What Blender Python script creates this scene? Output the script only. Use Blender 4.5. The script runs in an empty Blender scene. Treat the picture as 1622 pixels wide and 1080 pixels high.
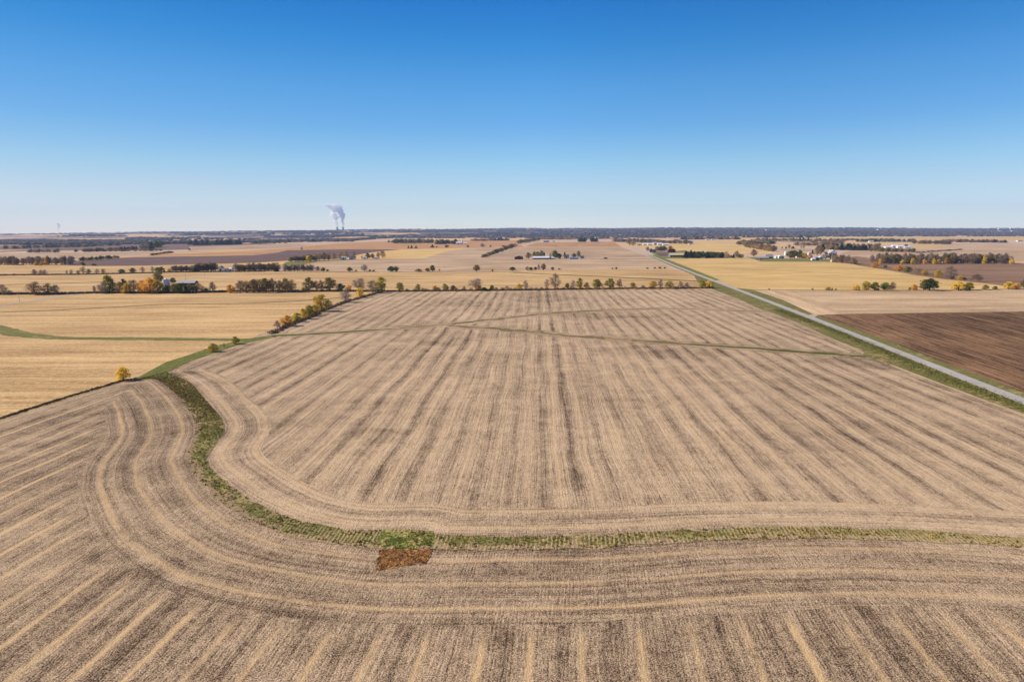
import bpy, bmesh, math, random
import numpy as np
from mathutils import Vector, Matrix
from mathutils.geometry import tessellate_polygon
R = math.radians
scene = bpy.context.scene
col = scene.collection

# ------------------------------------------------------------------ camera
H, F = 78.0, 1081.3                       # drone height, focal length in photo pixels (1622 wide)
PITCH, ROLL = R(9.105), R(-0.3)
cam_d = bpy.data.cameras.new('camera'); cam = bpy.data.objects.new('camera', cam_d); col.objects.link(cam)
cam_d.sensor_width = 36.0; cam_d.lens = F/1622*36.0
cam_d.clip_start = 1.0; cam_d.clip_end = 90000
MC = Matrix.Rotation(math.pi/2-PITCH, 4, 'X') @ Matrix.Rotation(ROLL, 4, 'Z')
cam.matrix_world = Matrix.Translation((0, 0, H)) @ MC
scene.camera = cam
scene.render.resolution_x = 1024; scene.render.resolution_y = 681

# ------------------------------------------------------------------ light
SUN_EL, SUN_AZ = R(34), R(-82)            # azimuth from +Y towards +X
w = bpy.data.worlds.new('World'); scene.world = w; w.use_nodes = True
nt = w.node_tree; bg = nt.nodes['Background']
sky = nt.nodes.new('ShaderNodeTexSky'); sky.sky_type = 'NISHITA'; sky.sun_disc = False
sky.sun_elevation = SUN_EL; sky.sun_rotation = SUN_AZ
sky.altitude = 300; sky.air_density = 1.0; sky.dust_density = 0.0; sky.ozone_density = 3.0
hsv = nt.nodes.new('ShaderNodeHueSaturation'); hsv.inputs['Saturation'].default_value = 1.0
nt.links.new(sky.outputs[0], hsv.inputs['Color']); tcw = nt.nodes.new('ShaderNodeTexCoord'); spw = nt.nodes.new('ShaderNodeSeparateXYZ'); nt.links.new(tcw.outputs['Generated'], spw.inputs[0])
rmp = nt.nodes.new('ShaderNodeValToRGB'); rmp.color_ramp.interpolation = 'LINEAR'; nt.links.new(spw.outputs['Z'], rmp.inputs[0])   # clear polarised autumn sky: the blue deepens with height
TINT = [(0.0, (1.0, 1.06, 1.2)), (0.016, (1.0, 1.06, 1.2)), (0.06, (0.86, 0.94, 1.07)), (0.094, (0.68, 0.92, 1.06)), (0.145, (0.40, 0.80, 1.09)), (0.194, (0.28, 0.77, 1.10)), (0.248, (0.092, 0.66, 1.07)), (0.297, (0.02, 0.54, 1.03)), (0.5, (0.02, 0.34, 0.8)), (1.0, (0.03, 0.26, 0.65))]
for i, (p, c) in enumerate(TINT):
    e = rmp.color_ramp.elements[i] if i < 2 else rmp.color_ramp.elements.new(p)
    e.position = p; e.color = (c[0]/1.25, c[1]/1.25, c[2]/1.25, 1)
mrx = nt.nodes.new('ShaderNodeMapRange'); nt.links.new(spw.outputs['X'], mrx.inputs[0]); mrx.inputs[1].default_value = -1; mrx.inputs[2].default_value = 1
mix_ = nt.nodes.new('ShaderNodeValToRGB'); nt.links.new(mrx.outputs[0], mix_.inputs[0])
for i, (p, c) in enumerate([(0.19, (0.80, 0.72, 0.70)), (0.52, (1, 1, 1)), (0.81, (0.84, 0.87, 0.90))]):
    e = mix_.color_ramp.elements[i] if i < 2 else mix_.color_ramp.elements.new(p)
    e.position = p; e.color = (*c, 1)
mx2 = nt.nodes.new('ShaderNodeMix'); mx2.data_type = 'RGBA'; mx2.blend_type = 'MULTIPLY'; mx2.inputs[0].default_value = 1; nt.links.new(hsv.outputs[0], mx2.inputs[6]); nt.links.new(mix_.outputs[0], mx2.inputs[7])
mxw = nt.nodes.new('ShaderNodeMix'); mxw.data_type = 'RGBA'; mxw.blend_type = 'MULTIPLY'; mxw.inputs[0].default_value = 1
nt.links.new(mx2.outputs[2], mxw.inputs[6]); nt.links.new(rmp.outputs[0], mxw.inputs[7]); nt.links.new(mxw.outputs[2], bg.inputs[0])
bg.inputs[1].default_value = 0.085*1.25
sd = bpy.data.lights.new('sun', 'SUN'); sd.energy = 4.3; sd.angle = R(0.53); sd.color = (1.0, 0.92, 0.81)
so = bpy.data.objects.new('sun', sd); col.objects.link(so)
sdir = Vector((math.sin(SUN_AZ)*math.cos(SUN_EL), math.cos(SUN_AZ)*math.cos(SUN_EL), math.sin(SUN_EL)))
so.rotation_euler = sdir.to_track_quat('Z', 'Y').to_euler(); so.location = (-300, 100, 400)
vs = scene.view_settings; vs.view_transform = 'Standard'; vs.look = 'None'; vs.exposure = 0.66; vs.gamma = 1
scene.cycles.volume_bounces = 32; scene.cycles.max_bounces = 32

# ------------------------------------------------------------------ helpers
M3 = MC.to_3x3()
def G(x, y, z=0.0):
    """point of the ground seen at photo pixel (x, y)"""
    d = M3 @ Vector(((x-811)/F, -(y-540)/F, -1.0)); t = (z-H)/d.z
    return (d.x*t, d.y*t)
def proj(X, Y, Z):
    v = M3.transposed() @ Vector((X, Y, Z-H)); return (811+F*v.x/-v.z, 540-F*v.y/-v.z)
MI = np.array(M3.transposed())
def mpp(x, y):
    X, Y = G(x, y); return math.hypot(Y, H)/F          # metres per pixel there

def link(o, parent=None):
    col.objects.link(o)
    if parent: o.parent = parent
    return o
def tag(o, label=None, cat=None, group=None, kind=None):
    if label: o['label'] = label
    if cat: o['category'] = cat
    if group: o['group'] = group
    if kind: o['kind'] = kind
    return o
def empty(name, loc, rz=0):
    o = bpy.data.objects.new(name, None); o.location = loc; o.rotation_euler = (0, 0, rz); o.empty_display_size = 1
    return link(o)
def mesh_np(name, V, T, mats, parent=None, mi=None, attrs=None, uv=None):
    """V (n,3), T (m,k) equal-sized faces"""
    V = np.asarray(V, dtype=np.float32); T = np.asarray(T, dtype=np.int32)
    me = bpy.data.meshes.new(name); me.vertices.add(len(V)); me.vertices.foreach_set('co', V.ravel())
    k = T.shape[1]; me.loops.add(T.size); me.loops.foreach_set('vertex_index', T.ravel())
    me.polygons.add(len(T)); me.polygons.foreach_set('loop_start', np.arange(0, T.size, k, dtype=np.int32))
    me.polygons.foreach_set('loop_total', np.full(len(T), k, dtype=np.int32))
    for m in (mats if isinstance(mats, (list, tuple)) else [mats]): me.materials.append(m)
    if mi is not None: me.polygons.foreach_set('material_index', np.asarray(mi, dtype=np.int32))
    if attrs:
        for a, v in attrs.items():
            at = me.attributes.new(a, 'FLOAT', 'POINT'); at.data.foreach_set('value', np.asarray(v, dtype=np.float32))
    me.update(); me.validate()
    return me
def obj_me(name, me, parent=None):
    return link(bpy.data.objects.new(name, me), parent)

class MB:
    """collects boxes, prisms and tubes into one mesh"""
    def __init__(s): s.v = []; s.f = []
    def add(s, vs_, fs):
        b = len(s.v); s.v += [tuple(p) for p in vs_]; s.f += [tuple(b+i for i in f) for f in fs]
    def box(s, x0, x1, y0, y1, z0, z1):
        s.add([(x0,y0,z0),(x1,y0,z0),(x1,y1,z0),(x0,y1,z0),(x0,y0,z1),(x1,y0,z1),(x1,y1,z1),(x0,y1,z1)],
              [(0,3,2,1),(4,5,6,7),(0,1,5,4),(1,2,6,5),(2,3,7,6),(3,0,4,7)])
    def tube(s, a, b, ra, rb, n=5, cap=True):
        a = Vector(a); b = Vector(b); d = (b-a).normalized()
        u = d.orthogonal().normalized(); v = d.cross(u)
        vs_ = []
        for (p, r) in ((a, ra), (b, rb)):
            for i in range(n):
                t = 2*math.pi*i/n; vs_.append(p+u*(r*math.cos(t))+v*(r*math.sin(t)))
        fs = [(i, (i+1) % n, n+(i+1) % n, n+i) for i in range(n)]
        if cap: fs += [tuple(range(n-1, -1, -1)), tuple(range(n, 2*n))]
        s.add(vs_, fs)
    def lathe(s, prof, n=20, cx=0, cy=0):
        vs_ = []
        for (r, z) in prof:
            for i in range(n): vs_.append((cx+r*math.cos(2*math.pi*i/n), cy+r*math.sin(2*math.pi*i/n), z))
        fs = []
        for k in range(len(prof)-1):
            for i in range(n): fs.append((k*n+i, k*n+(i+1) % n, (k+1)*n+(i+1) % n, (k+1)*n+i))
        s.add(vs_, fs)
    def build(s, name, mat, parent=None, smooth=False):
        me = bpy.data.meshes.new(name); me.from_pydata(s.v, [], s.f); me.materials.append(mat)
        if smooth: me.polygons.foreach_set('use_smooth', [True]*len(me.polygons))
        me.update(); return obj_me(name, me, parent)

# ------------------------------------------------------------------ node mini language
class E_:
    def __init__(s, g, sock): s.g = g; s.k = sock
    def _m(s, op, *o):
        n = s.g.nodes.new('ShaderNodeMath'); n.operation = op
        for i, a in enumerate((s,)+o):
            if isinstance(a, E_): s.g.links.new(a.k, n.inputs[i])
            else: n.inputs[i].default_value = a
        return E_(s.g, n.outputs[0])
    def __add__(s, o): return s._m('ADD', o)
    __radd__ = __add__
    def __mul__(s, o): return s._m('MULTIPLY', o)
    __rmul__ = __mul__
    def __sub__(s, o): return s._m('SUBTRACT', o)
    def __rsub__(s, o): return (s*-1.0)+o
    def __truediv__(s, o): return s._m('DIVIDE', o)
    def floor(s): return s._m('FLOOR')
    def fract(s): return s._m('FRACT')
    def abs(s): return s._m('ABSOLUTE')
    def sin(s): return s._m('SINE')
    def max(s, o): return s._m('MAXIMUM', o)
    def min(s, o): return s._m('MINIMUM', o)
    def pow(s, o): return s._m('POWER', o)
    def gt(s, o): return s._m('GREATER_THAN', o)
    def step(s, a, b):
        n = s.g.nodes.new('ShaderNodeMapRange'); n.interpolation_type = 'SMOOTHSTEP'
        s.g.links.new(s.k, n.inputs[0]); n.inputs[1].default_value = a; n.inputs[2].default_value = b
        if a > b:
            n.inputs[1].default_value = b; n.inputs[2].default_value = a; n.inputs[3].default_value = 1; n.inputs[4].default_value = 0
        return E_(s.g, n.outputs[0])
class Mat:
    def __init__(s, name, rough=0.9, spec=0.15):
        s.m = bpy.data.materials.new(name); s.m.use_nodes = True; s.g = s.m.node_tree
        s.b = s.g.nodes['Principled BSDF']; s.b.inputs['Roughness'].default_value = rough
        s.b.inputs['Specular IOR Level'].default_value = spec
    def pos(s):
        if not hasattr(s, '_p'):
            s._p = s.g.nodes.new('ShaderNodeNewGeometry').outputs['Position']
            sp = s.g.nodes.new('ShaderNodeSeparateXYZ'); s.g.links.new(s._p, sp.inputs[0]); s._xyz = [E_(s.g, o) for o in sp.outputs]
        return s._xyz
    def vec(s, x, y, z=0.0):
        c = s.g.nodes.new('ShaderNodeCombineXYZ')
        for i, a in enumerate((x, y, z)):
            if isinstance(a, E_): s.g.links.new(a.k, c.inputs[i])
            else: c.inputs[i].default_value = a
        return c.outputs[0]
    def noise(s, v, scale, detail=3, rough=0.6, dist=0.0):
        n = s.g.nodes.new('ShaderNodeTexNoise'); s.g.links.new(v, n.inputs['Vector'])
        n.inputs['Scale'].default_value = scale; n.inputs['Detail'].default_value = detail
        n.inputs['Roughness'].default_value = rough; n.inputs['Distortion'].default_value = dist
        return E_(s.g, n.outputs[0])
    def white(s, v):
        n = s.g.nodes.new('ShaderNodeTexWhiteNoise'); n.noise_dimensions = '3D'; s.g.links.new(v, n.inputs['Vector']); return E_(s.g, n.outputs[0])
    def attr(s, name):
        n = s.g.nodes.new('ShaderNodeAttribute'); n.attribute_name = name; return E_(s.g, n.outputs['Fac'])
    def rand(s):
        return E_(s.g, s.g.nodes.new('ShaderNodeObjectInfo').outputs['Random'])
    def mix(s, a, b, f):
        n = s.g.nodes.new('ShaderNodeMix'); n.data_type = 'RGBA'
        if isinstance(f, E_): s.g.links.new(f.k, n.inputs[0])
        else: n.inputs[0].default_value = f
        for sock, c in ((n.inputs[6], a), (n.inputs[7], b)):
            if isinstance(c, tuple): sock.default_value = (*c, 1)
            else: s.g.links.new(c, sock)
        return n.outputs[2]
    def scale(s, c, f):
        n = s.g.nodes.new('ShaderNodeMix'); n.data_type = 'RGBA'; n.blend_type = 'MULTIPLY'; n.inputs[0].default_value = 1
        s.g.links.new(c, n.inputs[6])
        k = s.g.nodes.new('ShaderNodeCombineColor')
        for i in range(3): s.g.links.new(f.k, k.inputs[i])
        s.g.links.new(k.outputs[0], n.inputs[7]); return n.outputs[2]
    def color(s, c):
        if isinstance(c, tuple): s.b.inputs['Base Color'].default_value = (*c, 1)
        else: s.g.links.new(c, s.b.inputs['Base Color'])
        return s
    def bump(s, h, dist, strength=1.0):
        n = s.g.nodes.new('ShaderNodeBump'); n.inputs['Strength'].default_value = strength; n.inputs['Distance'].default_value = dist
        s.g.links.new(h.k, n.inputs['Height']); s.g.links.new(n.outputs[0], s.b.inputs['Normal']); return s

def C(r, g, b):                                     # sRGB 0-255 -> linear
    return tuple(((v/255)/12.92 if v/255 <= 0.04045 else ((v/255+0.055)/1.055)**2.4) for v in (r, g, b))

# ------------------------------------------------------------------ ground materials
BLOBS = [(*G(1010,556), 30, 30, 0.22), (*G(1090,560), 30, 26, 0.16), (*G(705,541), 22, 22, 0.22), (*G(640,537), 30, 20, 0.12), (*G(870,473), 45, 50, 0.20), (*G(1390,574), 40, 22, 0.26), (*G(290,592), 9, 8, 0.35), (*G(590,690), 14, 12, 0.25), (*G(960,500), 60, 25, 0.12), (*G(190,880), 7, 5, 0.2), (*G(250,900), 8, 6, 0.2)]
def stubble_mat():
    """bare stubble with combine passes; 'hd' = distance to the headland edge, 'hw' = headland width, 'side' = 1 south of the waterway"""
    m = Mat('stubble', 0.95, 0.05); X, Y, Z = m.pos()
    side = m.attr('side'); hd = m.attr('hd'); hw = m.attr('hw')
    P = m._p
    wob = m.noise(P, 0.012, 2, 0.5)-0.5
    wob2 = m.noise(P, 0.05, 2, 0.5)-0.5
    sN = X-Y*0.0375+wob*5.0+wob2*1.2
    sS = X-Y*0.0914+wob*3.0+wob2*0.9
    sI = sN+(sS-sN)*side
    # interior pass coordinate, in passes
    qN = (sN-12.7)/10.75; qS = (sS-54.7)/10.3+0.5
    qI = qN+(qS-qN)*side
    qH = hd/10.6+wob2*0.16
    inH = (hw-hd+wob2*6.0).step(-1.2, 1.2)
    sel = inH.gt(0.5)
    q = qI+(qH-qI)*sel
    along = Y+(X-Y)*sel
    cell = q.floor(); fr = (q-cell)
    rnd = m.white(m.vec(cell, sel, 3.0)); rnd2 = m.white(m.vec(cell, sel, 9.0))
    rnd3 = m.white(m.vec((q+0.5).floor(), sel, 5.0))
    cen = (fr-0.5).abs()                            # 0 in mid pass, .5 at the seam
    longn = m.noise(m.vec(q*4.0, along*0.010, 0), 1.0, 3, 0.6)
    longn2 = m.noise(m.vec(q*11.0, along*0.010, 4), 1.0, 3, 0.65)
    longn3 = m.noise(m.vec(q*26.0, along*0.03, 8), 1.0, 2, 0.6)
    brk = m.noise(m.vec(q*1.0, along*0.05, 7), 1.0, 4, 0.7)
    dark = (cen+(brk-0.5)*0.35).step(0.26, 0.52)*(rnd3*0.45+0.30)*(brk.step(0.30, 0.62)*0.8+0.2)
    brk2 = m.noise(m.vec(q*14.0, along*0.25, 2), 1.0, 3, 0.7)
    wid = m.noise(m.vec(cell*3.0, along*0.03, 5), 1.0, 3, 0.6)*0.11+side*0.02+0.025
    bd = ((fr-0.5)+(rnd-0.5)*0.12+(brk2-0.5)*0.10).abs()/wid
    bright = (bd*-1.0+1.15).max(0.0).min(1.0)*(rnd2*0.6+0.4)*(brk*-1.0+1.0).step(0.20, 0.55)*(brk2*2.0+0.3)
    edge = (hd-hw).abs().step(0.5, 8.0)
    bright = bright*(edge+sel).min(1.0)
    dark = dark*(sel*-0.55+1.0)
    strong = side.max(sel)
    # fine texture
    row = m.noise(m.vec(sI*1.9, Y*0.22, 0), 1.0, 2, 0.6)
    f1 = m.noise(P, 3.2, 2, 0.75); f2 = m.noise(P, 0.8, 3, 0.75); f3 = m.noise(P, 0.16, 3, 0.65)
    big = m.noise(P, 0.009, 4, 0.6); mid = m.noise(P, 0.035, 4, 0.65)
    drill = ((sI*(2*math.pi/0.76)).sin()*0.5+0.5)*m.noise(P, 0.06, 2, 0.6).step(0.38, 0.62)
    nS = side*-1.0+1.0
    v = (longn-0.5)*(side*0.25+0.6)+(longn2-0.5)*(nS*0.35+0.9)+(0.25-cen)*nS*(rnd3*0.55+0.05)+(longn3-0.5)*(nS*0.3+0.5)+(f2-0.5)*1.2+(f1-0.5)*2.9+(f3-0.5)*0.6+(row-0.5)*0.8+(mid-0.5)*(side*0.3+0.35)+(drill-0.5)*0.2
    X0, Y0 = X, Y
    for (bx, by, rx_, ry_, am) in BLOBS:
        dd = (((X0-bx)/rx_)*((X0-bx)/rx_)+((Y0-by)/ry_)*((Y0-by)/ry_)+(mid-0.5)*2.4+(brk-0.5)*1.6)
        v = v-dd.step(1.3, 0.2)*am
    v = v-inH*(hw.step(12.0, 10.5))*nS*0.16
    v = v+(big-0.5)*-0.9-dark*(0.50-side*0.04)-side*0.22
    v = v*0.80+0.66
    base = m.mix(C(66, 48, 36), C(216, 184, 146), v._m('MAXIMUM', 0.0).min(1.0))
    base = m.mix(base, m.mix(C(190, 154, 108), C(222, 188, 140), f1.step(0.3, 0.7)), (bright*(strong*0.55+0.40)).min(0.9))
    fleck = m.noise(P, 4.2, 1, 0.5).step(0.66, 0.76)*m.noise(P, 0.07, 3, 0.6).step(0.40, 0.60)
    base = m.mix(base, C(236, 222, 202), fleck*0.8)
    m.color(base)
    m.bump(f1*0.5+f2+row*0.5, 0.25, 0.8)
    return m.m
def field_mat(name, lo, hi, streak, sc=0.25, st=0.004, warm=None, l2k=1.0, speck=1.0, bumpd=0.15, rough=0.95):
    """far fields: rows follow the object's own X axis"""
    m = Mat(name, rough, 0.05)
    tc = m.g.nodes.new('ShaderNodeTexCoord'); sp = m.g.nodes.new('ShaderNodeSeparateXYZ'); m.g.links.new(tc.outputs['Object'], sp.inputs[0])
    a = E_(m.g, sp.outputs[0]); b = E_(m.g, sp.outputs[1]); rnd = m.rand(); m.pos(); P = m._p
    wob = m.noise(P, 0.008, 2, 0.5)-0.5
    b = b+wob*6.0
    l1 = m.noise(m.vec(a*st, b*sc, rnd*50.0), 1.0, 4, 0.7); l2 = m.noise(m.vec(a*st*2.0, b*sc*0.16, rnd*50.0), 1.0, 3, 0.6)
    l3 = m.noise(m.vec(a*st*8.0, b*sc*6.0, 0.0), 1.0, 2, 0.6)
    f1 = m.noise(P, 1.0, 4, 0.8); f2 = m.noise(P, 0.3, 4, 0.75); big = m.noise(P, 0.006, 4, 0.6)
    v = ((l1-0.5)*streak*1.3+(l2-0.5)*streak*l2k+(l3-0.5)*1.0*speck+(f1-0.5)*1.9*speck+(f2-0.5)*1.3*speck+(big-0.5)*0.9+(rnd-0.5)*0.18)+0.55
    c = m.mix(lo, hi, v.max(0.0).min(1.0))
    if warm: c = m.mix(c, warm, m.noise(P, 0.02, 4, 0.7).step(0.45, 0.75)*0.5)
    m.color(c); m.bump(f1+l1*1.5, bumpd, 0.7)
    return m.m
def grass_mat(name, a, b, dry, amount=0.5, ticks=False):
    m = Mat(name, 0.95, 0.05); X, Y, Z = m.pos(); P = m._p
    f1 = m.noise(P, 1.1, 4, 0.8); f2 = m.noise(P, 0.22, 4, 0.7); big = m.noise(P, 0.03, 3, 0.6)
    c = m.mix(a, b, ((f1-0.5)*2.2+(f2-0.5)*1.2+0.5).step(0.0, 1.0))
    c = m.mix(c, dry, ((f1-0.5)*1.5+(f2-0.5)*1.6+(big-0.5)*1.3+0.15+amount*0.35).step(0.35, 0.75)*0.85)
    if ticks:
        pt = m.noise(P, 0.09, 4, 0.7)
        c = m.mix(c, C(120, 84, 52), (pt.step(0.60, 0.70))*X.step(-70, -120)*0.7)
        c = m.mix(c, C(168, 140, 108), (pt*-1.0+1.0+(m.attr('sd')*-1.0).step(-4.0, 0.0)*0.25).step(0.56, 0.66)*0.75)
        c = m.mix(c, C(172, 150, 98), ((X.step(20, 170)*0.6+(f1-0.5)*1.8+(pt-0.5)*1.5)*X.step(-20, 60)).max(0.0).min(0.85))
        s = X-Y*0.0914+(m.noise(P, 0.05, 2, 0.5)-0.5)*1.2
        t = ((s*(2*math.pi/1.05)).sin()+f1*1.4-0.6).step(0.0, 0.9)
        gate = m.noise(P, 0.035, 3, 0.65).step(0.36, 0.50)*X.step(-85, -40)
        edge = (m.attr('sd')*-1.0).step(-3.6, -2.0)*X.step(-80, -45)
        c = m.mix(c, C(198, 168, 124), t*(gate*0.9).max(edge)*0.8)
    m.color(c); m.bump(f1+f2, 0.5, 0.9)
    return m.m
def flat_mat(name, c, rough=0.7, var=0.15, scale=0.6, spec=0.3, metal=0.0):
    m = Mat(name, rough, spec); m.pos(); n = m.noise(m._p, scale, 4, 0.7)
    m.b.inputs['Metallic'].default_value = metal
    m.color(m.mix(tuple(x*(1-var*1.6) for x in c), tuple(min(1, x*(1+var)) for x in c), n.step(0.3, 0.7)))
    return m.m

MAT = {}
MAT['stubble'] = stubble_mat()
MAT['corn'] = field_mat('corn_stubble', C(132, 98, 60), C(222, 184, 130), 1.1, sc=0.30, st=0.004)
MAT['gold'] = field_mat('golden_stubble', C(150, 116, 66), C(228, 191, 126), 0.75, sc=0.16, st=0.004)
MAT['tan'] = field_mat('tan_stubble', C(126, 98, 72), C(212, 180, 144), 1.0, sc=0.10, st=0.003)
MAT['pale'] = field_mat('pale_stubble', C(132, 102, 74), C(216, 184, 144), 1.1, sc=0.22, st=0.004)
MAT['redtan'] = field_mat('russet_stubble', C(134, 94, 58), C(208, 160, 110), 0.8, sc=0.08, st=0.003)
MAT['brown'] = field_mat('brown_soil', C(92, 66, 48), C(166, 132, 104), 0.8, sc=0.12, st=0.003)
MAT['dark'] = field_mat('dark_soil', C(84, 64, 58), C(122, 98, 88), 0.5, sc=0.08, st=0.003)
MAT['plough'] = field_mat('ploughed_soil', C(44, 29, 20), C(168, 128, 92), 2.3, sc=0.50, st=0.012, speck=0.75, l2k=0.25, bumpd=0.4)
MAT['grass'] = grass_mat('grass', C(50, 66, 24), C(92, 106, 42), C(132, 128, 66), 0.15)
MAT['lawn'] = grass_mat('lawn', C(92, 92, 48), C(136, 130, 74), C(168, 152, 96), 0.45)
MAT['bright'] = grass_mat('bright', C(66, 76, 28), C(112, 122, 52), C(188, 168, 104), 0.75)
MAT['lane'] = grass_mat('lane', C(84, 88, 40), C(128, 126, 64), C(166, 148, 90), 0.5)
MAT['verge'] = grass_mat('verge', C(88, 86, 42), C(134, 126, 72), C(178, 152, 100), 0.45)
MAT['weedy'] = grass_mat('weedy', C(98, 84, 54), C(138, 118, 78), C(180, 150, 108), 0.8)
MAT['waterway'] = grass_mat('waterway', C(80, 78, 36), C(132, 126, 68), C(182, 156, 104), 0.7, ticks=True)
MAT['weeds'] = grass_mat('weeds', C(118, 80, 48), C(186, 136, 82), C(212, 174, 116), 0.6)
MAT['fence_base'] = grass_mat('fence_base', C(58, 52, 26), C(98, 90, 46), C(140, 116, 72), 0.5)

# ------------------------------------------------------------------ traced lines (photo pixels -> ground)
WN = [(262,589),(300,607),(330,640),(350,664),(352,686),(335,706),(326,722),(335,745),(365,770),(400,794),(440,814),(480,827),(540,838),(600,841),(660,840),(690,848),(800,850),(900,848.5),(1000,845),(1100,839),(1200,836.5),(1300,836.5),(1400,839),(1500,844),(1622,852),(1900,872)]
WS = [(214,602),(245,600),(276,621),(300,650),(313,675),(307,700),(299,722),(308,748),(330,775),(370,810),(420,835),(470,850),(540,862),(600,869),(650,871),(700,872),(800,871),(900,870),(1000,864.5),(1100,858),(1200,854.5),(1300,853),(1400,855),(1500,859),(1622,867),(1900,890)]
FENCE = [(-420,800),(0,663),(100,631),(195,603),(216,599)]
LANE = [(216,599),(262,589),(300,570),(342,555),(400,537),(430,532)]
STRIP_A = [(430,532),(500,529),(560,525),(620,521),(680,516),(712,514),(752,509),(800,504),(850,498),(900,494.5),(960,491.5),(1000,490),(1040,488.5),(1100,490),(1160,492),(1215,494)]
STRIP_B = [(712,516),(760,519),(800,522),(850,526),(900,532),(960,536),(1000,539),(1050,542),(1100,546),(1150,549),(1200,552),(1260,557),(1320,561),(1380,566)]
HEDGE = [(430,529),(455,517),(490,503),(515,491),(550,478),(575,471),(605,462)]
ROADP = [(970.5,380.6),(993,388.8),(1034,406.3),(1069,421),(1100,433.3),(1200,471),(1290,505.5),(1460,572.5),(1622,636),(1900,746)]
def gp(L): return [G(x, y) for x, y in L]
def smooth(P, k=5):
    out = []
    for i in range(len(P)-1):
        a, b, c, d = [Vector(P[min(max(j, 0), len(P)-1)]) for j in (i-1, i, i+1, i+2)]
        for q in range(k):
            t = q/k; out.append(tuple(0.5*((2*b)+(c-a)*t+(2*a-5*b+4*c-d)*t*t+(3*b-a-3*c+d)*t**3)))
    return out+[tuple(P[-1])]
def dist_np(P, line):
    """min distance of points (n,2) to a polyline"""
    best = np.full(len(P), 1e9)
    for a, b in zip(line[:-1], line[1:]):
        a = np.array(a); b = np.array(b); d = b-a; L2 = (d*d).sum()
        t = np.clip(((P-a)@d)/L2, 0, 1); q = a+t[:, None]*d
        best = np.minimum(best, np.hypot(*(P-q).T))
    return best
def inside_np(P, poly):
    poly = np.array(poly); x, y = P.T; r = np.zeros(len(P), bool); j = len(poly)-1
    for i in range(len(poly)):
        xi, yi = poly[i]; xj, yj = poly[j]
        c = ((yi > y) != (yj > y)) & (x < (xj-xi)*(y-yi)/((yj-yi) if yj != yi else 1e-9)+xi); r ^= c; j = i
    return r

# ground sheet with far rising land
def vnoise(x, y, seed=0):
    xi = np.floor(x); yi = np.floor(y); fx = x-xi; fy = y-yi; fx = fx*fx*(3-2*fx); fy = fy*fy*(3-2*fy)
    def h(a, b):
        s = np.sin(a*127.1+b*311.7+seed*74.7)*43758.5453; return s-np.floor(s)
    return (h(xi, yi)*(1-fx)+h(xi+1, yi)*fx)*(1-fy)+(h(xi, yi+1)*(1-fx)+h(xi+1, yi+1)*fx)*fy
RX = np.array([-3000, 0, 270, 540, 811, 1080, 1342, 1622, 4600.0]); RR = np.array([0.2, 0.2, 2.6, 3.9, 4.9, 4.6, 2.9, 0.9, 0.9])
def terr(X, Y):
    X = np.asarray(X, float); Y = np.asarray(Y, float)
    px = 811+F*X/np.maximum(Y, 1000.0)
    top = H+18.5*np.interp(px, RX, RR)-12
    t = np.clip((Y-7600)/(20000-7600), 0, 1)
    z = top*(t**0.85)
    z = z+np.clip((Y-7600)/3000, 0, 1)*((vnoise(X/1500, Y/1300, 1)-0.5)*34+(vnoise(X/600, Y/500, 2)-0.5)*12)*np.clip(1.0-(Y-19500)/2500, 0, 1)
    z = np.where(Y > 20500, np.maximum(z-(Y-20500)*0.012, 0), z)
    return np.where(Y > 7600, np.maximum(z, 0.0), 0.0)
ys = np.concatenate([[-1500, 0, 2000, 5000, 7000], np.arange(7600, 24001, 160.0)])
xs = np.arange(-21000, 21001, 280.0)
XX, YY = np.meshgrid(xs, ys); ZZ = terr(XX, YY)
V = np.stack([XX.ravel(), YY.ravel(), ZZ.ravel()], 1); nx = len(xs)
ii, jj = np.meshgrid(np.arange(len(ys)-1), np.arange(nx-1), indexing='ij'); a = (ii*nx+jj).ravel()
T = np.stack([a, a+1, a+nx+1, a+nx], 1)
def ground_mat():
    m = Mat('open_country', 0.95, 0.05); X, Y, Z = m.pos(); P = m._p
    v = m.g.nodes.new('ShaderNodeTexVoronoi'); v.inputs['Scale'].default_value = 1.0; v.distance = 'CHEBYCHEV'
    m.g.links.new(m.vec(X*0.0011, Y*0.0008), v.inputs['Vector'])
    sp = m.g.nodes.new('ShaderNodeSeparateColor'); m.g.links.new(v.outputs['Color'], sp.inputs[0])
    c = m.mix(C(196, 166, 138), C(210, 168, 112), E_(m.g, sp.outputs[0]).step(0.4, 0.6))
    c = m.mix(c, C(122, 98, 84), E_(m.g, sp.outputs[1]).gt(0.78))
    l = m.noise(m.vec(X*0.001, Y*0.06), 1.0, 4, 0.7); f = m.noise(P, 0.05, 4, 0.75)
    c = m.scale(c, (l-0.5)*0.45+(f-0.5)*0.4+0.95)
    # ground under the far woods
    wood = Y.step(7600, 8600)*(m.noise(m.vec(X*0.0009, Y*0.0007), 1.0, 4, 0.6)+(X*0.00002)).step(0.40, 0.46)
    c = m.mix(c, C(88, 74, 66), wood)
    m.color(c); return m.m
g_ = obj_me('ground', mesh_np('ground', V, T, ground_mat())); tag(g_, kind='structure')

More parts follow.
